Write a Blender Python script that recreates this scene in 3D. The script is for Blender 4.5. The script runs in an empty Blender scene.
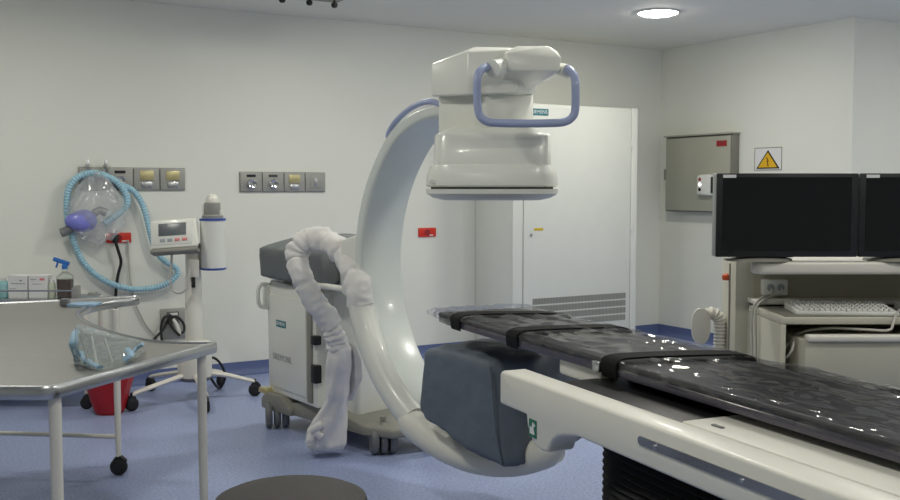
import bpy, bmesh, math, random
from mathutils import Vector, Matrix, noise, Euler

random.seed(7)
SC = bpy.context.scene
COL = SC.collection

# ------------------------------------------------------------------ camera
# World axes follow the room: +X along the back wall, +Y towards it, +Z up.
CAM_H = 1.40
YAW = math.radians(30.5)           # the camera looks this far to the right of +Y
PITCH = math.atan(0.062)           # slightly downwards
FPX = 1000.0                       # focal length in pixels of the 900 px wide frame
cam_d = bpy.data.cameras.new('camera')
cam_d.sensor_fit = 'HORIZONTAL'
cam_d.sensor_width = 36.0
cam_d.lens = 36.0 * FPX / 900.0
cam_d.clip_start = 0.05
cam = bpy.data.objects.new('camera', cam_d)
COL.objects.link(cam)
cam.location = (0, 0, CAM_H)
cam.rotation_euler = (math.pi / 2 - PITCH, 0, -YAW)
SC.camera = cam

# ------------------------------------------------------------------ world, exposure
SC.view_settings.view_transform = 'Standard'
SC.view_settings.look = 'None'
SC.view_settings.gamma = 1.0
SC.view_settings.use_curve_mapping = False
SC.view_settings.exposure = 0.0
LAMP_STRENGTH = 90.0               # emission of each domed ceiling light
LAMP_COL = (255, 252, 240)
world = bpy.data.worlds.new('world')
SC.world = world
world.use_nodes = True
world.node_tree.nodes['Background'].inputs[0].default_value = (0.6, 0.62, 0.62, 1)
world.node_tree.nodes['Background'].inputs[1].default_value = 0.10

CY, SY = math.cos(YAW), math.sin(YAW)


def room(x, d, z=0.0):
    """a point x metres right of and d metres in front of the camera's foot -> room coordinates"""
    return Vector((CY * x + SY * d, -SY * x + CY * d, z))


def ray(px, py):
    u = (px - 450.0) / FPX
    v = -(py - 250.0) / FPX
    cp, sp = math.cos(PITCH), math.sin(PITCH)
    return u, cp + v * sp, -sp + v * cp


def at(px, py, d):
    """point seen at a pixel, d metres in front (horizontally)"""
    a, b, c = ray(px, py)
    t = d / b
    return room(a * t, d, CAM_H + c * t)


def at_h(px, py, h):
    a, b, c = ray(px, py)
    t = (h - CAM_H) / c
    return room(a * t, b * t, h)


CEIL = 2.70
CORNER = at_h(662, 50, CEIL)
XR, YB = CORNER.x, CORNER.y        # right wall and back wall


def on_back(px, py, off=0.0):
    a, b, c = ray(px, py)
    w = room(a, b, 0)
    t = (YB - off) / w.y
    return Vector((w.x * t, YB - off, CAM_H + c * t))


def on_right(px, py, off=0.0):
    a, b, c = ray(px, py)
    w = room(a, b, 0)
    t = (XR - off) / w.x
    return Vector((XR - off, w.y * t, CAM_H + c * t))


# ------------------------------------------------------------------ materials
MATS = {}


def lin(c):
    def f(v):
        v /= 255.0
        return v / 12.92 if v <= 0.04045 else ((v + 0.055) / 1.055) ** 2.4
    return (f(c[0]), f(c[1]), f(c[2]), 1.0)


def mat(name, col, rough=0.5, metal=0.0, vary=0.04, vscale=6.0, bump=0.0, bscale=40.0, coat=0.0,
        spec=0.5, emit=None, estr=0.0, stretch=None, sheen=0.0):
    m = bpy.data.materials.new(name)
    m.use_nodes = True
    nt = m.node_tree
    b = nt.nodes['Principled BSDF']
    tc = nt.nodes.new('ShaderNodeTexCoord')
    mp = nt.nodes.new('ShaderNodeMapping')
    if stretch:
        mp.inputs['Scale'].default_value = stretch
    nt.links.new(tc.outputs['Object'], mp.inputs['Vector'])
    n = nt.nodes.new('ShaderNodeTexNoise')
    n.inputs['Scale'].default_value = vscale
    n.inputs['Detail'].default_value = 4.0
    nt.links.new(mp.outputs['Vector'], n.inputs['Vector'])
    r = nt.nodes.new('ShaderNodeValToRGB')
    L = lin(col)
    r.color_ramp.elements[0].position = 0.3
    r.color_ramp.elements[1].position = 0.7
    r.color_ramp.elements[0].color = tuple(max(0, x * (1 - vary)) for x in L[:3]) + (1,)
    r.color_ramp.elements[1].color = tuple(min(1, x * (1 + vary)) for x in L[:3]) + (1,)
    nt.links.new(n.outputs['Fac'], r.inputs['Fac'])
    nt.links.new(r.outputs['Color'], b.inputs['Base Color'])
    b.inputs['Roughness'].default_value = rough
    b.inputs['Metallic'].default_value = metal
    b.inputs['Specular IOR Level'].default_value = spec
    b.inputs['Coat Weight'].default_value = coat
    b.inputs['Coat Roughness'].default_value = 0.08
    if sheen:
        b.inputs['Sheen Weight'].default_value = sheen
    if emit:
        b.inputs['Emission Color'].default_value = lin(emit)
        b.inputs['Emission Strength'].default_value = estr
    if bump:
        n2 = nt.nodes.new('ShaderNodeTexNoise')
        n2.inputs['Scale'].default_value = bscale
        n2.inputs['Detail'].default_value = 3.0
        nt.links.new(mp.outputs['Vector'], n2.inputs['Vector'])
        bp = nt.nodes.new('ShaderNodeBump')
        bp.inputs['Strength'].default_value = bump
        bp.inputs['Distance'].default_value = 0.01
        nt.links.new(n2.outputs['Fac'], bp.inputs['Height'])
        nt.links.new(bp.outputs['Normal'], b.inputs['Normal'])
    MATS[name] = m
    return m


def film(name, tint, body, rough=0.06, gloss=0.4):
    """thin clear plastic film: mostly see-through, a little milky, glossy by Fresnel"""
    m = bpy.data.materials.new(name)
    m.use_nodes = True
    nt = m.node_tree
    nt.nodes.remove(nt.nodes['Principled BSDF'])
    out = nt.nodes['Material Output']
    tr = nt.nodes.new('ShaderNodeBsdfTransparent')
    tr.inputs[0].default_value = lin(tuple(min(255, v + 20) for v in tint))
    di = nt.nodes.new('ShaderNodeBsdfDiffuse')
    di.inputs[0].default_value = lin(tint)
    gl = nt.nodes.new('ShaderNodeBsdfGlossy')
    gl.inputs['Roughness'].default_value = rough
    lw = nt.nodes.new('ShaderNodeLayerWeight')      # thin sheet: same reflectance from either side
    lw.inputs['Blend'].default_value = 0.3
    fr = nt.nodes.new('ShaderNodeMapRange')
    fr.inputs['To Min'].default_value = 0.04
    fr.inputs['To Max'].default_value = gloss
    m1 = nt.nodes.new('ShaderNodeMixShader')
    nz = nt.nodes.new('ShaderNodeTexNoise')
    nz.inputs['Scale'].default_value = 12.0
    mr = nt.nodes.new('ShaderNodeMapRange')
    mr.inputs['To Min'].default_value = body * 0.5
    mr.inputs['To Max'].default_value = body * 1.5
    nt.links.new(nz.outputs['Fac'], mr.inputs['Value'])
    nt.links.new(mr.outputs[0], m1.inputs[0])
    nt.links.new(tr.outputs[0], m1.inputs[1])
    nt.links.new(di.outputs[0], m1.inputs[2])
    m2 = nt.nodes.new('ShaderNodeMixShader')
    nt.links.new(lw.outputs['Fresnel'], fr.inputs['Value'])
    nt.links.new(fr.outputs[0], m2.inputs[0])
    nt.links.new(m1.outputs[0], m2.inputs[1])
    nt.links.new(gl.outputs[0], m2.inputs[2])
    nt.links.new(m2.outputs[0], out.inputs[0])
    MATS[name] = m
    return m


mat('wall_paint', (228, 229, 221), 0.6, vary=0.012, vscale=1.5, bump=0.03, bscale=120)
mat('ceiling_paint', (232, 231, 222), 0.75, vary=0.012, vscale=1.5)
mat('cabinet_white', (222, 224, 217), 0.42, vary=0.015)
mat('device_white', (228, 229, 221), 0.32, vary=0.012, coat=0.15)
mat('arm_white', (216, 222, 218), 0.22, vary=0.012, coat=0.3)
mat('cream_plastic', (226, 225, 215), 0.38, vary=0.015, coat=0.1)
mat('white_plastic', (222, 223, 218), 0.4, vary=0.02)
mat('paper_white', (226, 226, 226), 0.7, vary=0.02)
mat('trolley_beige', (196, 194, 180), 0.5, vary=0.02)
mat('trolley_panel', (172, 168, 150), 0.6, vary=0.03)
mat('box_beige', (168, 168, 154), 0.45, vary=0.02)
mat('box_edge', (128, 127, 118), 0.5, vary=0.03)
mat('chassis_grey', (138, 137, 128), 0.5, vary=0.03)
mat('caster_grey', (112, 114, 116), 0.5, vary=0.05)
mat('lavender', (160, 171, 206), 0.35, vary=0.02, coat=0.2)
mat('cover_grey', (104, 109, 110), 0.7, vary=0.05, bump=0.15, bscale=60)
mat('cover_slate', (96, 106, 118), 0.6, vary=0.06, vscale=9, bump=0.25, bscale=25)
mat('sleeve_white', (222, 220, 218), 0.8, vary=0.03, bump=0.2, bscale=50, sheen=0.2)
mat('black_vinyl', (24, 24, 27), 0.45, vary=0.10, bump=0.2, bscale=14)
mat('black_plastic', (22, 22, 24), 0.45, vary=0.08)
mat('rubber', (26, 26, 28), 0.6, vary=0.1)
mat('bellows_black', (14, 14, 16), 0.55, vary=0.1)
mat('strap_black', (9, 9, 10), 0.75, spec=.25, vary=0.1, bump=0.2, bscale=200)
mat('carbon_edge', (66, 62, 76), 0.3, vary=0.05, coat=0.4)
mat('stool_black', (42, 39, 38), 0.6, vary=0.06, bump=0.12, bscale=90)
mat('steel', (196, 198, 200), 0.27, metal=1.0, vary=0.03, vscale=20, bump=0.02, bscale=60)
mat('steel_top', (132, 132, 129), 0.5, metal=0.4, vary=0.03, vscale=3, stretch=(1, 14, 1))
mat('steel_dull', (160, 160, 155), 0.5, metal=0.2, vary=0.05, vscale=14, stretch=(1, 1, 12))
mat('chrome', (215, 215, 218), 0.14, metal=1.0, vary=0.02)
mat('brass_pale', (196, 186, 140), 0.35, metal=0.6, vary=0.05)
mat('enamel_cream', (226, 223, 214), 0.4, vary=0.02)
mat('outlet_red', (214, 48, 30), 0.4, vary=0.04)
mat('red_film', (176, 20, 28), 0.4, vary=0.10, vscale=9, bump=0.3, bscale=18)
mat('red_label', (150, 40, 44), 0.5, vary=0.05)
mat('orange_plastic', (214, 92, 48), 0.45, vary=0.04)
mat('hose_blue', (160, 202, 220), 0.4, vary=0.05, vscale=18, coat=0.2)
mat('mask_violet', (128, 132, 214), 0.35, vary=0.05, coat=0.2)
mat('blue_ring', (58, 84, 160), 0.4, vary=0.04)
mat('nozzle_blue', (52, 112, 190), 0.4, vary=0.05)
mat('blue_cloth', (140, 170, 194), 0.6, vary=0.10, vscale=14, bump=0.3, bscale=30)
mat('aqua', (148, 196, 200), 0.4, vary=0.06)
mat('brown_fluid', (62, 20, 16), 0.2, vary=0.1, coat=0.4)
mat('pale_green', (196, 204, 184), 0.3, vary=0.05)
mat('screen_black', (15, 17, 19), 0.22, vary=0.05, spec=0.35)
mat('bezel_black', (26, 28, 30), 0.42, vary=0.06)
mat('bezel_silver', (150, 154, 156), 0.35, metal=0.4, vary=0.03)
mat('lcd_grey', (98, 104, 108), 0.3, vary=0.06)
mat('button_grey', (150, 158, 166), 0.5, vary=0.04)
mat('button_red', (214, 128, 128), 0.5, vary=0.04)
mat('teal_print', (40, 122, 132), 0.5, vary=0.03)
mat('grey_print', (164, 168, 166), 0.5, vary=0.03)
mat('dark_print', (64, 66, 70), 0.5, vary=0.03)
mat('yellow_sign', (226, 178, 30), 0.45, vary=0.03)
mat('brown_print', (120, 60, 20), 0.5, vary=0.03)
mat('yellow_label', (206, 178, 40), 0.5, vary=0.05)
mat('green_label', (36, 112, 88), 0.5, vary=0.04)
mat('cable_grey', (188, 188, 182), 0.5, vary=0.04)
mat('vent_dark', (96, 98, 94), 0.7, vary=0.05)
mat('vent_slat', (158, 160, 154), 0.5, vary=0.03)
mat('seam_dark', (70, 72, 70), 0.7, vary=0.03)
mat('key_white', (206, 207, 204), 0.5, vary=0.03)
mat('inside_dark', (60, 58, 52), 0.7, vary=0.08)
mat('lamp_glow', (255, 250, 236), 0.5, vary=0.0, emit=LAMP_COL, estr=LAMP_STRENGTH)
mat('led_glow', (255, 255, 255), 0.5, vary=0.0, emit=(255, 255, 255), estr=4.0)
mat('baseboard_blue', (92, 106, 150), 0.45, vary=0.05, vscale=60)
film('clear_film', (232, 236, 238), 0.10)
film('bag_film', (234, 236, 238), 0.24, rough=0.10)
film('mattress_film', (232, 232, 236), 0.010, rough=0.06, gloss=0.55)
film('clear_glass', (228, 232, 230), 0.04, rough=0.05)


def floor_material():
    m = bpy.data.materials.new('floor_vinyl')
    m.use_nodes = True
    nt = m.node_tree
    b = nt.nodes['Principled BSDF']
    tc = nt.nodes.new('ShaderNodeTexCoord')
    n1 = nt.nodes.new('ShaderNodeTexNoise')
    n1.inputs['Scale'].default_value = 70.0
    n1.inputs['Detail'].default_value = 5.0
    n1.inputs['Roughness'].default_value = 0.75
    n2 = nt.nodes.new('ShaderNodeTexNoise')
    n2.inputs['Scale'].default_value = 1.1
    nt.links.new(tc.outputs['Object'], n1.inputs['Vector'])
    nt.links.new(tc.outputs['Object'], n2.inputs['Vector'])
    r = nt.nodes.new('ShaderNodeValToRGB')
    e = r.color_ramp.elements
    e[0].position, e[0].color = 0.36, lin((128, 142, 184))
    e[1].position, e[1].color = 0.66, lin((178, 190, 226))
    nt.links.new(n1.outputs['Fac'], r.inputs['Fac'])
    mx = nt.nodes.new('ShaderNodeMixRGB')
    mx.blend_type = 'MULTIPLY'
    mx.inputs[0].default_value = 1.0
    r2 = nt.nodes.new('ShaderNodeValToRGB')
    r2.color_ramp.elements[0].color = (0.9, 0.9, 0.9, 1)
    r2.color_ramp.elements[1].color = (1, 1, 1, 1)
    nt.links.new(n2.outputs['Fac'], r2.inputs['Fac'])
    nt.links.new(r.outputs['Color'], mx.inputs[1])
    nt.links.new(r2.outputs['Color'], mx.inputs[2])
    nt.links.new(mx.outputs[0], b.inputs['Base Color'])
    b.inputs['Roughness'].default_value = 0.42
    b.inputs['Specular IOR Level'].default_value = 0.4
    MATS['floor_vinyl'] = m


floor_material()


# ------------------------------------------------------------------ object helpers
def thing(name, label, cat, loc=(0, 0, 0), rz=0.0, group=None, kind=None):
    o = bpy.data.objects.new(name, None)
    o.empty_display_size = 0.1
    COL.objects.link(o)
    o.location = loc
    o.rotation_euler = (0, 0, rz)
    tag(o, label, cat, group, kind)
    return o


def tag(o, label=None, cat=None, group=None, kind=None):
    if label: o['label'] = label
    if cat: o['category'] = cat
    if group: o['group'] = group
    if kind: o['kind'] = kind
    return o


def wm(o):
    """world matrix without waiting for the depsgraph"""
    m = Matrix.LocRotScale(o.location, o.rotation_euler, o.scale)
    return wm(o.parent) @ m if o.parent else m


def obj(name, bm, m, parent=None, loc=(0, 0, 0), rot=(0, 0, 0), world=False, smooth=40.0, label=None, kind=None):
    """link a bmesh as ONE mesh object; world=True: its vertices are room coordinates"""
    if world:
        if parent is not None:
            bmesh.ops.transform(bm, matrix=wm(parent).inverted(), verts=bm.verts)
        else:                                   # origin at the middle of its foot
            xs = [v.co.x for v in bm.verts]; ys = [v.co.y for v in bm.verts]; zs = [v.co.z for v in bm.verts]
            loc = Vector(((min(xs) + max(xs)) / 2, (min(ys) + max(ys)) / 2, min(zs)))
            bmesh.ops.translate(bm, vec=-loc, verts=bm.verts)
    bmesh.ops.recalc_face_normals(bm, faces=bm.faces)
    me = bpy.data.meshes.new(name)
    bm.to_mesh(me)
    bm.free()
    if smooth:
        me.shade_smooth()
        me.set_sharp_from_angle(angle=math.radians(smooth))
    me.materials.append(MATS[m])
    return link_mesh(name, me, parent, loc, rot, label, kind)


def link_mesh(name, me, parent=None, loc=(0, 0, 0), rot=(0, 0, 0), label=None, kind=None):
    o = bpy.data.objects.new(name, me)
    COL.objects.link(o)
    if parent is not None:
        o.parent = parent
    o.location = loc
    o.rotation_euler = rot
    tag(o, label, None, None, kind)
    return o


def struct(name, bm, m, label=None):
    o = obj(name, bm, m)
    o['kind'] = 'structure'
    if label: o['label'] = label
    return o


def copy_tree(o, parent=None):
    c = o.copy()
    COL.objects.link(c)
    if parent is not None:
        c.parent = parent
    for ch in [x for x in bpy.data.objects if x.parent == o]:
        copy_tree(ch, c)
    return c


# ------------------------------------------------------------------ shape helpers
def new():
    return bmesh.new()


def join(*bms):
    out = bmesh.new()
    for b in bms:
        me = bpy.data.meshes.new('t')
        b.to_mesh(me)
        b.free()
        out.from_mesh(me)
        bpy.data.meshes.remove(me)
    return out


def bevel(bm, w, seg=2, ang=25.0):
    if w <= 0:
        return bm
    es = [e for e in bm.edges if len(e.link_faces) == 2 and e.calc_face_angle(0) > math.radians(ang)]
    bmesh.ops.bevel(bm, geom=es, offset=w, segments=seg, profile=0.5, affect='EDGES', clamp_overlap=True)
    return bm


def box(x0, x1, y0, y1, z0, z1, bv=0.0, seg=2):
    bm = bmesh.new()
    bmesh.ops.create_cube(bm, size=1.0)
    for v in bm.verts:
        v.co = Vector((x0 + (v.co.x + .5) * (x1 - x0), y0 + (v.co.y + .5) * (y1 - y0), z0 + (v.co.z + .5) * (z1 - z0)))
    return bevel(bm, bv, seg)


def prism(pts, z0, z1, bv=0.0, seg=2, axis='z'):
    """extrude a 2-D outline; axis 'y': pts are (x,z) and z0..z1 runs along y"""
    bm = bmesh.new()
    def P(p, h):
        return Vector((p[0], p[1], h)) if axis == 'z' else (Vector((p[0], h, p[1])) if axis == 'y' else Vector((h, p[0], p[1])))
    a = [bm.verts.new(P(p, z0)) for p in pts]
    b = [bm.verts.new(P(p, z1)) for p in pts]
    bm.faces.new(a)
    bm.faces.new(list(reversed(b)))
    n = len(pts)
    for i in range(n):
        bm.faces.new((a[i], b[i], b[(i + 1) % n], a[(i + 1) % n]))
    bmesh.ops.recalc_face_normals(bm, faces=bm.faces)
    return bevel(bm, bv, seg)


def hull(pts, bv=0.0, seg=2):
    bm = bmesh.new()
    for p in pts:
        bm.verts.new(Vector(p))
    r = bmesh.ops.convex_hull(bm, input=bm.verts)
    bmesh.ops.delete(bm, geom=[g for g in r['geom_interior'] if isinstance(g, bmesh.types.BMVert)], context='VERTS')
    bmesh.ops.dissolve_limit(bm, angle_limit=math.radians(3), verts=bm.verts, edges=bm.edges)
    return bevel(bm, bv, seg, 12)


def lathe(prof, n=28, axis='z', cap=True):
    """revolve (r, h) pairs"""
    bm = bmesh.new()
    rings = []
    for r, h in prof:
        ring = []
        for i in range(n):
            a = 2 * math.pi * i / n
            c, s = r * math.cos(a), r * math.sin(a)
            ring.append(bm.verts.new((c, s, h) if axis == 'z' else ((c, h, s) if axis == 'y' else (h, c, s))))
        rings.append(ring)
    for a, b in zip(rings, rings[1:]):
        for i in range(n):
            bm.faces.new((a[i], a[(i + 1) % n], b[(i + 1) % n], b[i]))
    if cap:
        bm.faces.new(rings[0]); bm.faces.new(rings[-1])
    return bm


def mv(bm, v):
    bmesh.ops.translate(bm, vec=Vector(v), verts=bm.verts)
    return bm


def xf(bm, m):
    bmesh.ops.transform(bm, matrix=m, verts=bm.verts)
    return bm


def rotz(bm, a):
    return xf(bm, Matrix.Rotation(a, 4, 'Z'))


def smooth_path(pts, per=8, closed=False):
    """Catmull-Rom through points"""
    P = [Vector(p) for p in pts]
    out = []
    n = len(P)
    rng = n if closed else n - 1
    for i in range(rng):
        if closed:
            p0, p1, p2, p3 = P[i - 1], P[i], P[(i + 1) % n], P[(i + 2) % n]
        else:
            p1, p2 = P[i], P[i + 1]
            p0 = P[i - 1] if i else p1 * 2 - p2
            p3 = P[i + 2] if i + 2 < n else p2 * 2 - p1
        for k in range(per):
            t = k / per
            out.append(0.5 * ((2 * p1) + (p2 - p0) * t + (2 * p0 - 5 * p1 + 4 * p2 - p3) * t * t + (3 * p1 - p0 - 3 * p2 + p3) * t ** 3))
    if not closed:
        out.append(P[-1])
    return out


def tube(path, r, n=10, closed=False, cap=True, flat=1.0, wob=0.0, wscale=8.0, round_end=False):
    """sweep a circle (r: number or function of t 0..1) along a list of points"""
    bm = bmesh.new()
    P = [Vector(p) for p in path]
    m = len(P)
    rings = []
    up = None
    for i, p in enumerate(P):
        if closed:
            t = (P[(i + 1) % m] - P[i - 1]).normalized()
        else:
            t = (P[min(i + 1, m - 1)] - P[max(i - 1, 0)]).normalized()
        if up is None:
            up = Vector((0, 0, 1)) if abs(t.z) < 0.9 else Vector((1, 0, 0))
        s = t.cross(up)
        if s.length < 1e-6:
            s = t.orthogonal()
        s.normalize()
        up = s.cross(t).normalized()
        rr = r(i / max(1, m - 1)) if callable(r) else r
        ring = []
        for k in range(n):
            a = 2 * math.pi * k / n
            off = s * math.cos(a) * rr + up * math.sin(a) * rr * flat
            q = p + off
            if wob:
                q = p + off * (1 + wob * noise.noise(q * wscale))
            ring.append(bm.verts.new(q))
        rings.append(ring)
    prs = list(zip(rings, rings[1:])) + ([(rings[-1], rings[0])] if closed else [])
    for a, b in prs:
        for k in range(n):
            bm.faces.new((a[k], a[(k + 1) % n], b[(k + 1) % n], b[k]))
    if cap and not closed:
        bm.faces.new(rings[0]); bm.faces.new(rings[-1])
    return bm


def super_loft(levels, n=48):
    """levels: (cx, cy, z, half_x, half_y, power) stacked superellipses"""
    bm = bmesh.new()
    rings = []
    for cx, cy, z, hx, hy, p in levels:
        ring = []
        for i in range(n):
            a = 2 * math.pi * i / n
            c, s = math.cos(a), math.sin(a)
            ring.append(bm.verts.new((cx + hx * math.copysign(abs(c) ** (2 / p), c), cy + hy * math.copysign(abs(s) ** (2 / p), s), z)))
        rings.append(ring)
    for a, b in zip(rings, rings[1:]):
        for i in range(n):
            bm.faces.new((a[i], a[(i + 1) % n], b[(i + 1) % n], b[i]))
    bm.faces.new(rings[0]); bm.faces.new(rings[-1])
    return bm


def rough_up(bm, amp, scale, seed=0.0):
    bm.normal_update()
    for v in bm.verts:
        v.co += v.normal * amp * noise.noise(v.co * scale + Vector((seed, seed * 2, 0)))
    return bm


def subdiv(bm, cuts):
    bmesh.ops.subdivide_edges(bm, edges=bm.edges, cuts=cuts, use_grid_fill=True)
    return bm


def text_mesh(s, size, extrude=0.0006):
    cu = bpy.data.curves.new('t', 'FONT')
    cu.body = s
    cu.size = size
    cu.extrude = extrude
    cu.align_x = 'CENTER'
    cu.align_y = 'CENTER'
    o = bpy.data.objects.new('t', cu)
    COL.objects.link(o)
    dg = bpy.context.evaluated_depsgraph_get()
    me = bpy.data.meshes.new_from_object(o.evaluated_get(dg))
    bm = bmesh.new()
    bm.from_mesh(me)
    bpy.data.objects.remove(o)
    bpy.data.curves.remove(cu)
    bpy.data.meshes.remove(me)
    return bm


RX90 = Matrix.Rotation(math.pi / 2, 4, 'X')     # text upright, facing -Y
VIEW_RZ = -YAW                                  # turns a thing so that its local x runs along camera right


def caster(parent, loc, r=0.045, w=0.03, m='rubber', fork='black_plastic', twin=False, rz=0.0):
    """a swivel caster: wheel(s) with a fork hood, hub at loc on the floor"""
    e = obj('caster', lathe([(r * .35, 0), (r * .8, 0), (r * .95, .12 * w), (r, .3 * w), (r, .7 * w), (r * .95, .88 * w), (r * .8, w), (r * .35, w)], 22, 'y'),
            m, parent, (loc[0], loc[1], loc[2] + r), (0, 0, rz))
    hood = prism([(-r * .55, r * .15), (-r * .6, r * .9), (-r * .25, r * 1.28), (r * .4, r * 1.3), (r * .95, r * .75), (r * .8, r * .3)], w * .08, w * .92, .004, 1, 'y')
    hood2 = mv(lathe([(r * .22, 0), (r * .22, r * .5)], 12), (0, w * .5, r * 1.2))
    obj('fork', join(hood, hood2), fork, e)
    if twin:
        obj('wheel', lathe([(r * .35, 0), (r * .9, 0), (r, .25 * w), (r, .75 * w), (r * .9, w), (r * .35, w)], 22, 'y'), m, e, (0, w * 1.35, 0))
        obj('wheel', lathe([(r * .35, 0), (r * .9, 0), (r, .25 * w), (r, .75 * w), (r * .9, w), (r * .35, w)], 22, 'y'), m, e, (0, -w * 1.35, 0))
    return e


# ================================================================== THE ROOM
X0, X1, Y0 = -2.4, XR + 2.2, -2.6          # far left wall, alcove wall on the right, wall behind the camera
YN = on_right(853, 100).y                   # where the right wall turns away
T = 0.15
struct('floor', box(X0 - T, X1 + T, Y0 - T, YB + T, -0.1, 0.0), 'floor_vinyl', 'speckled blue vinyl floor')
struct('ceiling', box(X0 - T, X1 + T, Y0 - T, YB + T, CEIL, CEIL + 0.1), 'ceiling_paint', 'plain white ceiling')
struct('wall_back', box(X0 - T, XR, YB, YB + T, 0, CEIL), 'wall_paint', 'white back wall with outlet panels')
struct('wall_right', box(XR, X1 + T, YN, YB + T, 0, CEIL), 'wall_paint', 'white right wall ending in a corner')
struct('wall_left', box(X0 - T, X0, Y0, YB, 0, CEIL), 'wall_paint')
struct('wall_alcove', box(X1, X1 + T, Y0, YN, 0, CEIL), 'wall_paint')
struct('wall_front', box(X0, X1, Y0 - T, Y0, 0, CEIL), 'wall_paint')


def cove(length):
    return prism([(0, 0), (-.045, 0), (-.03, .006), (-.014, .022), (-.006, .05), (-.006, .1), (0, .1)], 0, length, axis='x')


def baseboard(name, p0, p1):
    d = Vector((p1[0] - p0[0], p1[1] - p0[1], 0))
    bm = cove(d.length)
    # local x runs along the wall, local -y into the room
    xf(bm, Matrix.Translation(Vector((p0[0], p0[1], 0))) @ Matrix.Rotation(math.atan2(d.y, d.x), 4, 'Z'))
    return struct(name, bm, 'baseboard_blue', 'blue coved vinyl skirting')


baseboard('baseboard_back', (X0, YB), (XR, YB))
baseboard('baseboard_right', (XR, YB), (XR, YN))
baseboard('baseboard_alcove', (XR, YN), (X1, YN))


# ------------------------------------------------------------------ ceiling downlights
def downlight(loc, label):
    t = thing('ceiling_downlight', label, 'ceiling light', (loc[0], loc[1], CEIL), 0, 'round recessed downlights')
    obj('trim_ring', lathe([(.135, -.001), (.165, -.001), (.165, -.006), (.15, -.012), (.138, -.008)], 40, cap=False), 'white_plastic', t)
    obj('diffuser', lathe([(.138, -.006), (.134, -.014), (.115, -.022), (.065, -.028), (.001, -.030)], 24, cap=False), 'lamp_glow', t, smooth=80)
    return t


L0 = at_h(658, 12, CEIL)
downlight(L0, 'round lit downlight in the ceiling above the tall white cabinet')
k = 0
for dx, dy in ((-2.3, 0), (-4.6, 0), (0, -2.3), (-2.3, -2.3), (-4.6, -2.3), (0, -4.6), (-2.3, -4.6), (-4.6, -4.6), (2.1, -2.3), (2.1, -4.6)):
    downlight((L0.x + dx, L0.y + dy), 'round recessed ceiling downlight outside the picture')

# ------------------------------------------------------------------ ceiling bracket at the top edge
c0 = at_h(328, -1, CEIL - 0.06)
t = thing('ceiling_mount', 'pale ceiling mounted housing with three black knobs underneath', 'mount', (c0.x, c0.y, CEIL))
obj('housing', hull([(-.34, -.2, -.05), (.13, -.2, -.05), (.19, -.16, -.02), (.19, .13, -.02), (.13, .16, -.05), (-.34, .16, -.05),
                     (-.36, -.22, 0), (.22, -.22, 0), (.22, .18, 0), (-.36, .18, 0)], .006), 'chassis_grey', t)
for kx in (-.28, -.09, .09):
    obj('knob', mv(lathe([(.008, 0), (.008, -.012), (.02, -.014), (.022, -.03), (.016, -.042), (.002, -.046)], 16), (kx, .1, -.05)), 'black_plastic', t)

# ================================================================== TALL WHITE CABINET
cl = on_back(475, 200)                       # left rear edge on the wall
a, b, c = ray(513, 200)
w = room(a, b, 0)
CX0 = cl.x
CYF = w.y * CX0 / w.x                        # front plane
a, b, c = ray(637, 200)
w = room(a, b, 0)
CX1 = w.x * CYF / w.y
ctop = 2.08
W, D = CX1 - CX0, YB - CYF
t = thing('tall_cabinet', 'tall white electronics cabinet with louvred vents against back wall', 'cabinet', (CX0, CYF, 0))
obj('body', box(0, W, .022, D - .008, .05, ctop, .006), 'cabinet_white', t)
obj('plinth', box(.03, W - .03, .05, D - .03, 0, .05), 'inside_dark', t)
SEAM = .105
obj('corner_post', box(0, SEAM - .008, 0, .022, .05, ctop, .004), 'cabinet_white', t)
door = obj('door', box(SEAM, W - .075, -.002, .022, .07, ctop - .02, .004), 'cabinet_white', t)
obj('frame_post', box(W - .067, W, 0, .022, .05, ctop, .004), 'cabinet_white', t)
for z in (1.77, 1.06):
    obj('hinge', box(W - .08, W - .055, -.012, .002, z - .03, z + .03, .004), 'white_plastic', t)
obj('lock', mv(lathe([(.012, 0), (.014, -.004), (.009, -.01), (.002, -.01)], 14, 'y'), (SEAM + .07, -.002, 1.02)), 'steel', door, label='small round key lock')
obj('sticker', box(SEAM + .10, SEAM + .19, -.0045, -.002, 1.055, 1.075), 'yellow_label', door, label='small yellow warning sticker')
# vents: four louvred strips low on the door
for i in range(4):
    zt = .50 - i * .062
    v = obj('vent', box(SEAM + .09, W - .125, -.004, -.0015, zt - .048, zt), 'vent_dark', door, label='grey louvred vent strip')
    bm = new()
    n = 64
    x0, x1 = SEAM + .09, W - .125
    for j in range(n + 1):
        xx = x0 + (x1 - x0) * j / n
        bm = join(bm, box(xx - .003, xx + .003, -.008, -.004, zt - .048, zt)) if False else bm
        vs = [bm.verts.new(p) for p in ((xx - .003, -.004, zt - .048), (xx + .003, -.008, zt - .048), (xx + .003, -.008, zt), (xx - .003, -.004, zt))]
        bm.faces.new(vs)
        vs = [bm.verts.new(p) for p in ((xx + .003, -.008, zt - .048), (xx + .005, -.004, zt - .048), (xx + .005, -.004, zt), (xx + .003, -.008, zt))]
        bm.faces.new(vs)
    obj('slats', bm, 'vent_slat', v, smooth=0, kind='stuff')
bm = text_mesh('SIEMENS', .042)
bmesh.ops.transform(bm, matrix=RX90, verts=bm.verts)
lg = obj('logo_plate', box(SEAM + .06, SEAM + .235, -.005, -.002, ctop - .095, ctop - .042), 'teal_print', t, label='teal maker plate with pale lettering')
obj('lettering', mv(bm, (SEAM + .1475, -.0062, ctop - .069)), 'paper_white', lg, smooth=0)

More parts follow.
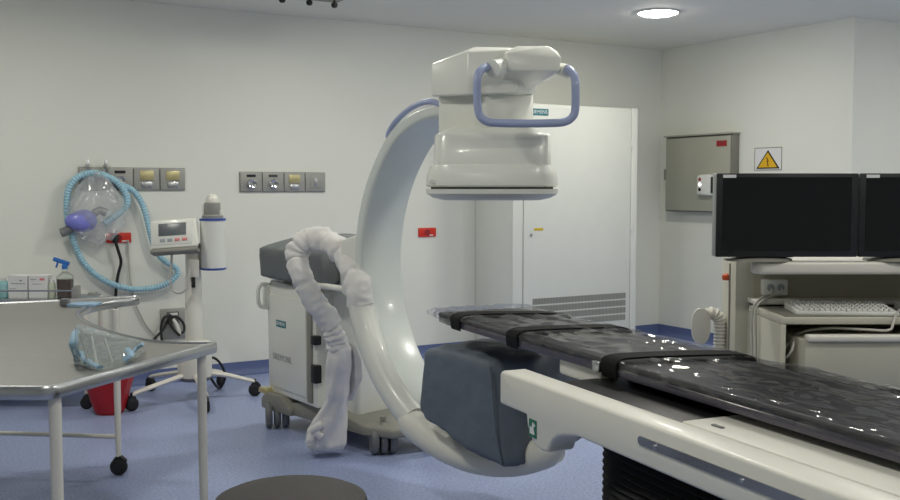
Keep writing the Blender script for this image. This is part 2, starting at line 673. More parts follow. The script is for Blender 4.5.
# ================================================================== ELECTRICAL BOX, ALARM, SIGN ON THE RIGHT WALL
OFF = .10
p_l = on_right(665, 170, OFF); p_r = on_right(731, 170, OFF)
ztop = on_right(700, 135.5, OFF).z; zbot = on_right(690, 212, OFF).z
ey0, ey1 = p_r.y, p_l.y
t = thing('electrical_box', 'beige metal electrical distribution box on right wall near the corner', 'electrical box', (XR - .003, (ey0 + ey1) / 2, zbot))
hw, hh = (ey1 - ey0) / 2, ztop - zbot
obj('body', box(-OFF + .016, -.002, -hw, hw, 0, hh, .004), 'box_edge', t)
ed = obj('door', box(-OFF, -OFF + .014, -hw + .012, hw - .012, .012, hh - .014, .004), 'box_beige', t)
obj('rain_lip', box(-OFF - .012, 0, -hw - .008, hw + .008, hh, hh + .014, .003), 'box_beige', t)
obj('hinge', mv(lathe([(.011, -.05), (.011, .05)], 12), (-OFF, hw - .004, hh * .5)), 'box_edge', ed)
lb = obj('red_label', box(-OFF - .003, -OFF, -hw + .05, -hw + .17, hh - .105, hh - .055), 'red_label', ed, label='small dark red maker label')
t = thing('alarm_unit', 'small white alarm unit with glowing lamp beside the left monitor', 'alarm', (XR - OFF, on_right(707, 185, OFF).y, on_right(707, 185, OFF).z - .1))
obj('body', hull([(0, -.085, .005), (0, .085, .005), (0, .085, .195), (0, -.085, .195), (-.05, -.075, .01), (-.055, .07, .02), (-.055, .07, .18), (-.05, -.075, .19)], .008), 'white_plastic', t)
obj('side_grille', box(-.04, -.004, -.094, -.084, .03, .17, .003), 'black_plastic', t)
obj('lamp', xf(lathe([(.001, -.012), (.010, -.008), (.014, 0)], 18, 'x'), Matrix.Translation((-.054, .035, .105))), 'led_glow', t, label='small glowing white lamp')
obj('button', xf(lathe([(.001, -.006), (.014, -.004), (.016, 0)], 14, 'x'), Matrix.Translation((-.054, .035, .15))), 'red_label', t)
obj('button', xf(lathe([(.001, -.006), (.014, -.004), (.016, 0)], 14, 'x'), Matrix.Translation((-.054, .035, .06))), 'black_plastic', t)

s0, s1 = on_right(755, 148), on_right(782, 170)
sy, sw = (s0.y + s1.y) / 2, (s0.y - s1.y)
sh = s0.z - s1.z
t = thing('warning_sign', 'square white high voltage warning sign with yellow triangle on right wall', 'sign', (XR, sy, s1.z))
obj('plate', box(-.004, 0, -sw / 2, sw / 2, 0, sh, .001, 1), 'paper_white', t)
def tri(h0, hwid, zc0, x0, x1):
    return prism([(-hwid, zc0), (hwid, zc0), (0, zc0 + h0)], x0, x1, axis='x')
bw = .006
obj('border', join(box(-.0052, -.004, -sw / 2, sw / 2, 0, bw), box(-.0052, -.004, -sw / 2, sw / 2, sh - bw, sh), box(-.0052, -.004, -sw / 2, -sw / 2 + bw, bw, sh - bw), box(-.0052, -.004, sw / 2 - bw, sw / 2, bw, sh - bw)), 'box_edge', t)
obj('triangle_border', bevel(tri(sh * .82, sw * .43, sh * .07, -.006, -.004), .001, 1), 'black_plastic', t)
obj('triangle_field', tri(sh * .66, sw * .345, sh * .125, -.008, -.006), 'yellow_sign', t)
u = sh
obj('lightning_mark', prism([(.02 * u, u * .56), (-.07 * u, u * .37), (-.01 * u, u * .37), (-.05 * u, u * .24), (-.09 * u, u * .25), (-.02 * u, u * .16), (.03 * u, u * .27), (-.005 * u, u * .255),
                             (.07 * u, u * .42), (.01 * u, u * .41), (.075 * u, u * .56)], -.0095, -.008, axis='x'), 'brown_print', t)

# ================================================================== OUTLET PANELS ON THE BACK WALL
def gas_panel(px0, px1, py0, py1, label, faces, nfit):
    a, b = on_back(px0, py0), on_back(px1, py1)
    z0 = on_back((px0 + px1) / 2, py1).z
    z1 = on_back((px0 + px1) / 2, py0).z
    t = thing('outlet_panel', label, 'wall panel', (a.x, YB, z0), 0, 'medical outlet panels on the back wall')
    w, h = b.x - a.x, z1 - z0
    obj('back_plate', box(0, w, -.008, 0, 0, h, .002, 1), 'steel_dull', t)
    mw = w / nfit
    for i in range(nfit):
        m = obj('outlet_module', box(i * mw + .004, (i + 1) * mw - .004, -.02, -.008, .005, h - .005, .004), 'steel_dull', t)
        cx = (i + .5) * mw
        kd = faces[i % len(faces)]
        if kd in ('gas', 'gas2'):
            r = h * .24
            obj('socket_ring', mv(lathe([(r, 0), (r, -.02), (r * .75, -.028), (r * .5, -.024), (r * .45, -.004)], 24, 'y'), (cx, -.02, h * .40)), 'chrome', m)
            obj('label_strip', box(cx - mw * .2, cx + mw * .2, -.023, -.02, h * .74, h * .86), 'black_plastic' if kd == 'gas' else 'dark_print', m)
        elif kd == 'plug':
            obj('socket_insert', box(cx - mw * .26, cx + mw * .26, -.026, -.02, h * .45, h * .86, .004), 'brass_pale', m)
            obj('latch', box(cx - mw * .2, cx + mw * .2, -.028, -.02, h * .12, h * .38, .004), 'steel', m)
        else:
            obj('socket_cover', box(cx - mw * .24, cx + mw * .24, -.025, -.02, h * .2, h * .84, .006), 'steel_dull', m)
            obj('latch', box(cx - mw * .07, cx + mw * .07, -.031, -.025, h * .3, h * .7, .004), 'steel', m)
    return t


gas_panel(78, 185, 167.5, 190.5, 'steel outlet panel partly behind the hanging blue breathing hose', ['cover', 'gas', 'plug', 'plug'], 4)
gas_panel(239, 325, 172, 192, 'steel four gang gas outlet panel left of the white C arm', ['gas', 'gas2', 'plug', 'cover'], 4)


def red_outlet(px0, px1, py0, py1, label):
    a, b = on_back(px0, py0), on_back(px1, py1)
    t = thing('red_power_outlet', label, 'outlet', (a.x, YB, b.z), 0, 'red wall power outlets')
    w, h = b.x - a.x, a.z - b.z
    obj('plate', box(0, w, -.012, 0, 0, h, .004), 'outlet_red', t)
    obj('socket', mv(lathe([(h * .30, 0), (h * .34, -.004), (h * .28, -.006), (h * .22, -.002)], 20, 'y'), (w * .48, -.012, h * .5)), 'red_label', t)
    obj('name_strip', box(w * .62, w * .82, -.0135, -.012, h * .12, h * .24), 'paper_white', t)
    return t


red_outlet(106, 131, 233, 242.5, 'red wall outlet with black plug below the hanging hose bag')
red_outlet(418, 435.5, 228, 236.5, 'red wall outlet seen inside the curve of the C arm')

# grey socket low on the wall with black plugs
a, b = on_back(160, 309), on_back(185, 338)
t = thing('grey_power_outlet', 'grey steel wall outlet low behind the white display stand', 'outlet', (a.x, YB, b.z))
w, h = b.x - a.x, a.z - b.z
obj('plate', box(0, w, -.012, 0, 0, h, .003), 'steel_dull', t)
obj('socket_insert', box(w * .25, w * .75, -.02, -.012, h * .5, h * .9, .004), 'vent_dark', t)
obj('name_strip', box(w * .36, w * .68, -.022, -.02, h * .78, h * .86), 'paper_white', t)

# plugs and cords
def cord(name, pts, r, m, label, cat='cord', per=8, n=8):
    o = obj(name, tube(smooth_path(pts, per), r, n), m, None, world=True)
    return tag(o, label, cat)


t = thing('black_power_cord', 'black power cord plugged into the left red wall outlet', 'cord', on_back(115, 238, .012))
obj('plug', hull([on_back(112, 234, .012), on_back(119, 234, .012), on_back(112, 242, .012), on_back(119, 242, .012),
                  on_back(113, 235, .05), on_back(118, 235, .05), on_back(113, 243, .05), on_back(118, 243, .05)], .004), 'black_plastic', t, world=True)
obj('cable', tube(smooth_path([on_back(115, 240, .045), on_back(118, 250, .05), on_back(121, 262, .04), on_back(118, 275, .03), on_back(116, 290, .03),
                               on_back(115.5, 310, .03), on_back(115, 345, .04), on_back(112, 378, .06)], 8), .011, 8), 'black_plastic', t, world=True)
cord('hanging_cable', [on_back(128, 240, .014), on_back(129, 262, .014), on_back(131, 285, .014), on_back(136, 305, .014), on_back(146, 325, .014), on_back(156, 337, .014), on_back(166, 352, .02)],
     .006, 'cable_grey', 'thin white cord hanging down the wall right of the black power cord')
for i, (pts, lab) in enumerate((
        ([(173, 316), (167, 322), (163, 330), (157, 336), (150, 344)], 'black cable from grey outlet running down to the left'),
        ([(171, 315), (164, 318), (161, 328), (162, 341), (163, 352)], 'black cable from grey outlet hanging straight down'),
        ([(174, 316), (180, 319), (184, 325), (184, 331), (182, 333)], 'short black cable looping right of grey outlet'),
        ([(168, 320), (172, 327), (176, 332), (180, 336)], 'short black cable crossing in front of grey outlet'))):
    cord('socket_cable', [on_back(x, y, .03 + .012 * j + .01 * i) for j, (x, y) in enumerate(pts)], .0095, 'black_plastic', lab)
cord('white_plug', [on_back(173, 319, .05), on_back(177, 326, .06), on_back(179, 334, .06)], lambda s: .012 + .008 * s, 'white_plastic', 'white plug hanging from the grey wall outlet', 'plug')

# ================================================================== BLUE BREATHING HOSE, BAG AND MASK
def corrugated(path, r, amp, pitch, n=12):
    P = [Vector(p) for p in path]
    # resample evenly
    out = [P[0]]
    step = pitch / 2
    acc = 0.0
    for a, b in zip(P, P[1:]):
        d = (b - a).length
        s = step - acc
        while s <= d:
            out.append(a.lerp(b, s / d))
            s += step
        acc = d - (s - step)
    bm = bmesh.new()
    cnt = [0]
    def rr(tt):
        cnt[0] += 1
        return r + (amp if cnt[0] % 2 else -amp)
    return tube(out, rr, n)


t = thing('breathing_hose', 'light blue corrugated breathing hose looped on the back wall', 'hose', on_back(115, 290, 0))
loopA = [(72, 234), (68, 222), (67, 203), (69, 188), (78, 177), (92, 173), (106, 176), (118, 183), (126, 194), (127, 204), (121, 212), (112, 218), (104, 224)]
loopB = [(72, 234), (76, 248), (84, 263), (96, 275), (112, 284), (132, 289), (152, 288), (168, 283), (177, 275), (176, 268), (166, 262), (158, 254), (153, 243), (149, 228), (145, 212), (139, 198), (131, 189), (120, 185)]
obj('hose_loop', corrugated(smooth_path([on_back(x, y, .07) for x, y in loopA], 8), .0225, .0022, .020), 'hose_blue', t, world=True)
obj('hose_loop', corrugated(smooth_path([on_back(x, y, .05 if i > 0 else .07) for i, (x, y) in enumerate(loopB)], 8), .020, .0022, .020), 'hose_blue', t, world=True)
obj('connector', tube([on_back(72, 228, .09), on_back(64, 232, .10), on_back(61, 233, .10)], .03, 14), 'caster_grey', t, world=True, label='dark grey end connector')
t = thing('breathing_bag', 'clear plastic bag holding a violet face mask, hung on wall', 'plastic bag', on_back(96, 240, 0))
ctr = on_back(97, 208, .10)
bm = bmesh.new()
bmesh.ops.create_icosphere(bm, subdivisions=4, radius=1.0)
for v in bm.verts:
    z = v.co.z
    sx = .195 * (1.0 if z < 0 else 1 - .45 * z)
    nn = 1 + .16 * noise.noise(Vector((v.co.x * 5, v.co.y * 3, v.co.z * 1.6))) + .07 * noise.noise(v.co * 9)
    v.co = Vector((v.co.x * sx * nn, v.co.y * .085 * nn, z * .24 * nn))
obj('bag', mv(bm, ctr), 'bag_film', t, world=True)
bm = bmesh.new()
bmesh.ops.create_icosphere(bm, subdivisions=3, radius=1.0)
for v in bm.verts:
    v.co = Vector((v.co.x * .105, v.co.y * .055, v.co.z * .075 * (1 + .25 * v.co.x)))
obj('mask', mv(bm, on_back(81, 221, .12)), 'mask_violet', t, world=True, label='violet face mask cushion')
obj('fitting', tube([on_back(94, 213, .1), on_back(100, 210, .1), on_back(106, 213, .1)], .028, 12), 'bezel_silver', t, world=True, label='grey elbow fitting')
for hx in (86, 104):
    h = thing('wall_hook', 'small steel hook peg at the %s above the blue hose' % ('left' if hx == 86 else 'right'), 'hook', on_back(hx, 166, 0))
    obj('peg', lathe([(.009, 0), (.009, -.05), (.006, -.055)], 12, 'y'), 'steel', h)
    obj('upright', box(-.009, .009, -.056, -.045, -.03, .045, .003), 'steel', h)

# ================================================================== STAND WITH DISPLAY AND CANISTER
base = room(-1.70, 6.60)
t = thing('display_stand', 'white rolling medical stand with display screen and hanging canister', 'medical stand', base, VIEW_RZ)
BASE_C = base
for (px, py) in ((132, 411), (206, 413), (255, 396), (221, 386), (151, 391)):
    f = at_h(px, py, 0.0)
    d = Vector((f.x - base.x, f.y - base.y, 0))
    ang = math.atan2(d.y, d.x) + YAW
    L = d.length
    pts = [(.10, 0, .165), (.2, 0, .15), (L - .06, 0, .115), (L, 0, .10)]
    leg = obj('base_leg', tube(smooth_path(pts, 5), lambda s: .026 - .008 * s, 10, flat=.7), 'enamel_cream', t, rot=(0, 0, ang))
    caster(leg, (L, -.02, 0), .043, .04)
obj('base_drum', lathe([(.04, .12), (.10, .125), (.112, .14), (.114, .15)], 32), 'caster_grey', t)
obj('motor_housing', lathe([(.112, .15), (.112, .36), (.10, .385), (.06, .39)], 32), 'cream_plastic', t)
pole_top = at(193, 246, 6.60).z
obj('pole', lathe([(.055, .385), (.055, pole_top - .2), (.05, pole_top - .19), (.05, pole_top)], 24), 'cream_plastic', t)
obj('pole_collar', mv(box(-.025, .045, -.075, -.045, -.06, .06, .006), (0.01, 0, at(193, 268, 6.6).z)), 'enamel_cream', t)
obj('release_lever', mv(box(-.012, .012, -.09, -.07, -.05, .02, .004), (.02, 0, at(193, 279, 6.6).z)), 'black_plastic', t)
# display head, tilted
dc = at(174.5, 234.5, 6.50)
zc = dc.z
lc = wm(t).inverted() @ dc
M = Matrix.Translation(lc) @ Matrix.Rotation(math.radians(-4), 4, 'Y') @ Matrix.Rotation(math.radians(-18), 4, 'X')
hw_, hh_ = .165, .098
def disp(bm):
    return xf(bm, M)
head = obj('display_head', disp(hull([(-hw_ + .01, -.03, hh_), (hw_ - .02, -.03, hh_), (-hw_ + .02, -.03, -hh_), (hw_, -.03, -hh_),
                                      (-hw_ + .03, .08, hh_ * .9), (hw_ - .03, .08, hh_ * .9), (-hw_ + .03, .05, -hh_), (hw_ - .03, .05, -hh_)], .012, 3)), 'device_white', t)
obj('front_panel', disp(box(-.135, .13, -.033, -.029, -.075, .08, .004)), 'white_plastic', head)
obj('screen', disp(box(-.095, .085, -.036, -.032, -.015, .068, .004)), 'lcd_grey', head, label='small grey display screen')
for i in range(4):
    obj('button', disp(box(-.085 + i * .048, -.052 + i * .048, -.037, -.032, -.055, -.034, .003)), 'button_red' if i > 1 else 'button_grey', head)
obj('chin_tray', disp(box(-.15, .155, -.035, .05, -.125, -.1, .006)), 'chassis_grey', head)
# canister on the right
cx = wm(t).inverted() @ at(213, 245, 6.60)
z_t, z_b = at(213, 219, 6.6).z, at(213, 269, 6.6).z
can = obj('canister', mv(lathe([(.083, z_b + .008), (.083, z_t - .008)], 32), (cx.x, cx.y, 0)), 'white_plastic', t)
obj('ring', mv(lathe([(.07, z_t - .01), (.086, z_t - .01), (.086, z_t + .004), (.07, z_t + .006)], 32), (cx.x, cx.y, 0)), 'blue_ring', can, label='blue end ring')
obj('ring', mv(lathe([(.07, z_b - .006), (.084, z_b - .002), (.086, z_b + .01), (.07, z_b + .01)], 32), (cx.x, cx.y, 0)), 'blue_ring', can, label='blue end ring')
obj('collar', mv(lathe([(.045, z_t), (.068, z_t + .005), (.07, z_t + .022), (.05, z_t + .03)], 28), (cx.x, cx.y, 0)), 'steel_dull', can)
obj('valve_body', mv(lathe([(.048, z_t + .025), (.052, z_t + .03), (.052, z_t + .105), (.045, z_t + .11)], 28), (cx.x, cx.y, 0)), 'steel_dull', can)
obj('dome_cap', mv(lathe([(.043, z_t + .108), (.044, z_t + .125), (.036, z_t + .15), (.018, z_t + .163), (.001, z_t + .166)], 28), (cx.x, cx.y, 0)), 'cream_plastic', can)
obj('strap_clip', mv(box(-.064, -.05, -.02, .02, z_t + .02, z_t + .1, .003), (cx.x, cx.y, 0)), 'white_plastic', can)
obj('strap_clip', mv(box(.05, .064, -.02, .02, z_t + .02, z_t + .06, .003), (cx.x, cx.y, 0)), 'white_plastic', can)
zz = at(200, 246, 6.6).z
obj('bracket', box(.0, cx.x - .07, -.012, .012, zz - .02, zz + .02, .004), 'enamel_cream', t)
obj('bracket_knob', mv(lathe([(.02, 0), (.022, -.03), (.015, -.035)], 14, 'y'), (cx.x - .10, -.012, zz)), 'chassis_grey', t)
lp = lambda px, py, d=6.5: wm(t).inverted() @ at(px, py, d)
obj('cable', tube(smooth_path([lp(172, 250), lp(171.5, 262), lp(170, 278), lp(172, 289), lp(179, 293), lp(186, 289), lp(188, 280), lp(189, 268)], 8), .008, 8), 'cable_grey', t)
t2 = cord('floor_cable', [at(207, 357, 6.75), at(216, 359, 6.8), at(223, 368, 6.85), at(225, 378, 6.85), at_h(221, 389, .012) + Vector((.0, .03, 0)), at(214, 383, 6.75), at(209, 374, 6.75)], .009, 'black_plastic', 'black cable coiled behind the foot of the white display stand')

# ================================================================== DRESSING TROLLEY WITH SUPPLIES
fx = at_h(87, 409, 0.0)
TZ = .715
t = thing('dressing_trolley', 'stainless dressing trolley with guard rail beside the back wall', 'trolley', fx, VIEW_RZ)
# local: x to the left is negative; far side +y
TW, TD = .85, .30
obj('top_tray', box(-TW, 0.0, -.02, TD, TZ - .03, TZ - .012, .004), 'steel', t)
obj('lower_shelf', box(-TW, 0.03, 0, TD, .16, .178, .004), 'steel', t)
for x in (-TW + .02, -.0):
    for y in (0.0, TD - .02):
        lg = obj('leg', mv(lathe([(.014, .1), (.014, TZ - .02)], 12), (x, y, 0)), 'enamel_cream', t)
        caster(lg, (x, y - .018, 0), .04, .036)
obj('guard_rail', tube([(-TW, -.015, TZ + .04), (-.04, -.015, TZ + .04)], .006, 8), 'steel', t)
obj('end_bracket', prism([(-.075, TZ - .03), (-.02, TZ - .03), (-.02, TZ + .075), (-.05, TZ + .075), (-.075, TZ + .055)], -.02, .0, .004, axis='y'), 'steel_dull', t)
obj('end_bracket', prism([(-.075, TZ - .03), (-.02, TZ - .03), (-.02, TZ + .0), (-.075, TZ + .0)], TD - .04, TD, .004, axis='y'), 'steel_dull', t)
TM = wm(t)
def on_tray(px, yy=.08):
    # px across the tray front -> local x at depth row yy
    best = None
    for i in range(0, 2000):
        x = -1.2 + i * .0007
        pnt = TM @ Vector((x, yy, TZ))
        cxx = CY * pnt.x - SY * pnt.y
        cdd = SY * pnt.x + CY * pnt.y
        p = 450 + FPX * cxx / cdd
        if p >= px:
            return x
    return x


def carton(px0, px1, h, label, marks):
    x0, x1 = on_tray(px0), on_tray(px1)
    w = x1 - x0
    c = thing('medicine_carton', label, 'box', TM @ Vector(((x0 + x1) / 2, .05, TZ - .012)), VIEW_RZ, 'cartons on the dressing trolley')
    obj('carton_body', box(-w / 2 + .001, w / 2 - .001, 0, .09, 0, h, .002, 1), 'paper_white', c)
    for (u0, u1, v0, v1, m) in marks:
        obj('print', box(-w / 2 + w * u0, -w / 2 + w * u1, -.001, .0005, h * v0, h * v1), m, c)
    return c


carton(8, 27.5, .143, 'white medicine carton with dark printed line, left one', [(.15, .9, .62, .66, 'grey_print'), (.62, .72, .75, .80, 'dark_print'), (.1, .4, .4, .43, 'grey_print')])
carton(28.5, 47.5, .143, 'white medicine carton with pale red mark, next to brown bottle', [(.12, .42, .80, .84, 'grey_print'), (.6, .85, .78, .88, 'button_red'), (.2, .7, .6, .63, 'grey_print')])
x = on_tray(1)
c = thing('aqua_bottle', 'pale turquoise bottle at the left edge on the trolley', 'bottle', TM @ Vector((x, .09, TZ - .012)), VIEW_RZ)
obj('bottle_body', lathe([(.035, 0), (.04, .006), (.04, .085), (.03, .1), (.015, .108)], 24), 'aqua', c)
obj('cap', mv(lathe([(.016, 0), (.016, .018), (.012, .02)], 18), (0, 0, .107)), 'white_plastic', c)
x = on_tray(51)
c = thing('clear_vial', 'small pale greenish vial between white carton and brown bottle', 'bottle', TM @ Vector((x, .07, TZ - .012)), VIEW_RZ)
obj('vial_body', lathe([(.02, 0), (.022, .004), (.022, .085), (.014, .1)], 20), 'pale_green', c)
obj('cap', mv(lathe([(.014, 0), (.014, .015), (.01, .016)], 18), (0, 0, .1)), 'white_plastic', c)
x = on_tray(63.5)
c = thing('spray_bottle', 'clear bottle of brown disinfectant with blue spray nozzle', 'bottle', TM @ Vector((x, .08, TZ - .012)), VIEW_RZ)
bt = obj('bottle_body', super_loft([(0, 0, 0, .046, .036, 4), (0, 0, .004, .05, .04, 4), (0, 0, .135, .05, .04, 4), (0, 0, .152, .034, .03, 3), (0, 0, .165, .017, .017, 2), (0, 0, .185, .017, .017, 2)], 32), 'clear_glass', c)
obj('fluid', super_loft([(0, 0, .005, .045, .035, 4), (0, 0, .118, .047, .037, 4)], 32), 'brown_fluid', bt, label='dark brown disinfectant liquid')
nz = obj('spray_head', join(mv(lathe([(.018, 0), (.018, .025), (.012, .03)], 18), (0, 0, .182)), xf(box(-.075, .03, -.012, .012, -.012, .014, .005), Matrix.Translation((0, 0, .222)) @ Matrix.Rotation(.32, 4, 'Y'))), 'nozzle_blue', c, label='blue spray head')
obj('trigger', xf(box(-.05, -.04, -.007, .007, -.04, .0, .003), Matrix.Translation((.0, 0, .215)) @ Matrix.Rotation(.3, 4, 'Y')), 'nozzle_blue', nz)

# red waste bag
rb = at_h(110, 413, 0)
t = thing('red_waste_bag', 'red plastic waste bag in a bin under the instrument table', 'waste bag', rb, VIEW_RZ)
bm = super_loft([(0, 0, .0, .075, .07, 3), (0, 0, .02, .088, .085, 3), (0, 0, .10, .108, .105, 3), (0, 0, .20, .135, .13, 3), (0, 0, .30, .155, .15, 3), (0, 0, .35, .165, .16, 3), (0, 0, .345, .15, .145, 3)], 56)
for v in bm.verts:
    a = math.atan2(v.co.y, v.co.x)
    k = 1 + .035 * math.sin(a * 11 + 3 * noise.noise(v.co * 6)) * (v.co.z / .35) + .03 * noise.noise(v.co * 9)
    v.co.x *= k; v.co.y *= k
obj('bag_skin', bm, 'red_film', t)
bm = lathe([(.155, 0), (.164, 0), (.166, .014), (.157, .016)], 40, cap=False)
obj('rim_fold', mv(bm, (0, 0, .34)), 'red_film', t)

# ================================================================== CRESCENT INSTRUMENT TABLE (left foreground)
IH = .83                                        # height of the top
def fl(px, py, h=IH):
    a, b, c = ray(px, py)
    t = (h - CAM_H) / c
    return (a * t, b * t)                       # metres right of / in front of the camera
org = fl(50, 389)
t = thing('instrument_table', 'crescent shaped stainless instrument table on white legs at left', 'table', room(org[0], org[1]), VIEW_RZ)
def L2(p):
    return (p[0] - org[0], p[1] - org[1])
inner = [fl(*q) for q in ((217, 343.5), (185, 343.6), (160, 342.8), (140, 340), (120, 335.5), (102, 329.5), (88, 323.5), (80, 318.5), (77.5, 314.5), (80, 310.5), (88, 307), (100, 304.2), (116, 301.6), (137, 298.8))]
inner = [Vector((p[0], p[1], 0)) for p in inner]
inner_s = smooth_path(inner, 4)
A = fl(50, 389)
back_tip = fl(137, 297.0)
back_l = fl(58, 302.0)
outer = [(back_tip[0], back_tip[1] + .02), (back_l[0], back_l[1] + .05), (-2.55, 4.75), (-2.75, 4.2), (-2.45, 3.5), (-1.95, org[1] + .01)]
outline = [A] + [(p.x, p.y) for p in inner_s] + outer
outline = [L2(p) for p in outline]
top = obj('table_top', prism(outline, IH - .012, IH, .003, 1), 'steel_top', t)
# raised rolled rim all round
rim_path = [Vector((p[0], p[1], IH - .012)) for p in outline]
rp = []
n = len(rim_path)
for i, p in enumerate(rim_path):                # soften the corners
    a, b = rim_path[i - 1], rim_path[(i + 1) % n]
    d1, d2 = (a - p), (b - p)
    if d1.length > .12 or d2.length > .12:
        rp += [p + d1.normalized() * min(.03, d1.length * .3), p + d1.normalized() * .008 + d2.normalized() * .008, p + d2.normalized() * min(.03, d2.length * .3)]
    else:
        rp.append(p)
bm = bmesh.new()
prof = [(-.006, -.018), (.010, -.018), (.012, -.008), (.012, .012), (.007, .020), (-.003, .021), (-.009, .013)]
rings = []
m = len(rp)
for i, p in enumerate(rp):
    tg = (rp[(i + 1) % m] - rp[i - 1]).normalized()
    sd = Vector((tg.y, -tg.x, 0))
    rings.append([bm.verts.new(p + sd * a + Vector((0, 0, b))) for a, b in prof])
for i in range(m):
    a, b = rings[i], rings[(i + 1) % m]
    for k in range(len(prof)):
        bm.faces.new((a[k], a[(k + 1) % len(prof)], b[(k + 1) % len(prof)], b[k]))
obj('rim', bm, 'steel', t, smooth=50)
def leg_at(p, name='leg', r=.0165):
    q = L2(p)
    lg = obj(name, mv(lathe([(r * .8, .09), (r * .85, .2), (r, .4), (r, IH - .015)], 16), (q[0], q[1], 0)), 'enamel_cream', t)
    caster(lg, (q[0], q[1] - .017, 0), .042, .034)
    return q
pA = fl(53, 391); pA = (pA[0] - .025, pA[1] + .075)
pB = fl(207, 347); pB = (pB[0] - .025, pB[1] + .02)
pC = fl(119, 475, 0); pC = (pC[0], pC[1])
qA = leg_at(pA, r=.0175); qB = leg_at(pB); qC = leg_at(pC)
qD = leg_at((-2.4, 4.90)); qE = leg_at((-1.85, 2.95))
obj('stretcher', tube([(qD[0], qD[1], .19), (qC[0], qC[1], .19)], .011, 10), 'enamel_cream', t)
obj('apron_bar', tube([(qA[0], qA[1], IH - .028), (qB[0], qB[1], IH - .028)], .010, 10), 'enamel_cream', t)
obj('apron_bar', tube([(qE[0], qE[1], IH - .028), (qA[0], qA[1], IH - .028)], .010, 10), 'enamel_cream', t)

# clear plastic package with blue tubing lying on the table
g = fl(108, 350)
t = thing('plastic_package', 'crumpled clear plastic package with blue contents on the steel table', 'package', room(g[0], g[1], IH), VIEW_RZ)
def pk(px, py, h):
    q = fl(px, py, h)
    return Vector((q[0] - g[0], q[1] - g[1], h - IH))
pts = [pk(74, 362, IH + .003), pk(95, 371, IH + .003), pk(125, 364, IH + .003), pk(146, 352, IH + .003), pk(132, 340, IH + .01), pk(80, 345, IH + .003),
       pk(76, 326, IH + .13), pk(90, 330, IH + .14), pk(84, 333, IH + .15), pk(120, 343, IH + .08), pk(140, 341, IH + .06)]
bm = hull(pts)
bmesh.ops.triangulate(bm, faces=bm.faces)
for _ in range(4):
    bmesh.ops.subdivide_edges(bm, edges=[e for e in bm.edges if e.calc_length() > .025], cuts=1)
    bmesh.ops.triangulate(bm, faces=bm.faces)
bm.normal_update()
for v in bm.verts:
    dz = noise.noise(Vector((v.co.x * 26, v.co.y * 26, v.co.z * 9))) * .014 + noise.noise(v.co * 60) * .004
    v.co += v.normal * dz
    v.co.z = max(v.co.z, .001)
obj('wrapper', bm, 'clear_film', t, smooth=25)
for (P0, P1, P2) in (((76, 330, .11), (74, 345, .07), (78, 360, .012)), ((80, 352, .03), (88, 362, .02), (100, 367, .012)), ((143, 344, .05), (135, 350, .03), (127, 360, .012)), ((128, 349, .04), (131, 355, .03), (124, 361, .012))):
    obj('blue_fold', tube(smooth_path([pk(P0[0], P0[1], IH + P0[2]), pk(P1[0], P1[1], IH + P1[2]), pk(P2[0], P2[1], IH + P2[2])], 6), .012, 8, flat=.5, wob=.6, wscale=40), 'blue_cloth', t)
for (P0, P1) in (((90, 331, .12), (97, 366, .012)), ((104, 338, .09), (112, 362, .012)), ((80, 332, .12), (88, 362, .015))):
    obj('clear_tube', tube([pk(P0[0], P0[1], IH + P0[2]), pk(P1[0], P1[1], IH + P1[2])], .005, 8), 'white_plastic', t)

# folded blue sterile wrap behind, on the far arm of the table
g2 = fl(84, 306)
t = thing('blue_wrap', 'folded blue sterile wrap on the far arm of the steel table', 'cloth', room(g2[0], g2[1], IH), VIEW_RZ)
bm = subdiv(box(-.06, .07, -.06, .05, .002, .014), 6)
obj('cloth', rough_up(bm, .006, 22), 'blue_cloth', t, smooth=60)
obj('clip', box(-.10, -.06, -.05, -.01, .003, .04, .006), 'caster_grey', t, label='dark grey clip')

# ================================================================== ROUND STOOL
sc_ = fl(291, 493, .56)
t = thing('round_stool', 'round black padded stool in the foreground below the C arm', 'stool', room(sc_[0], sc_[1]), VIEW_RZ)
R_ = .212
obj('seat', lathe([(R_ - .02, .47), (R_ - .004, .475), (R_, .49), (R_, .53), (R_ - .006, .547), (R_ - .03, .558), (R_ - .09, .563), (.06, .566), (.001, .566)], 56), 'stool_black', t)
obj('seat_pan', lathe([(.05, .45), (.13, .455), (.19, .47)], 32), 'black_plastic', t)
obj('column', lathe([(.03, .1), (.03, .28), (.02, .285), (.02, .46)], 20), 'chrome', t)
for i in range(5):
    a = 2 * math.pi * i / 5 + .3
    lg = obj('base_leg', tube([(.02, 0, .12), (.14, 0, .11), (.26, 0, .085)], lambda s: .022 - .007 * s, 10, flat=.7), 'chrome', t, rot=(0, 0, a))
    caster(lg, (.26, -.015, 0), .03, .03)

# ================================================================== MOBILE C-ARM
CC = Vector((.114, 4.10))                       # isocentre, metres right of / in front of the camera
DV = Vector((.690, -.7236)).normalized()         # direction in which the C opens
NV = Vector((-DV.y, DV.x))                      # away from the viewer
ISO = 1.053                 # height of the isocentre
d3 = room(DV.x, DV.y) - room(0, 0)
C_RZ = math.atan2(d3.y, d3.x)
t = thing('c_arm_xray', 'white mobile C arm X-ray machine on grey wheeled base', 'x-ray machine', room(CC.x, CC.y), C_RZ)
CA = t
# local axes: x = opening direction, y = far side, z = up
RO, RI, WD = .822, .762, .25


def arc(al, r=0.0, y=0.0):
    a = math.radians(al)
    if al > 45:                                  # the upper end curls in a little
        r -= .07 * ((al - 45) / 25.0) ** 1.5
    return Vector((-r * math.cos(a), y, ISO + r * math.sin(a)))


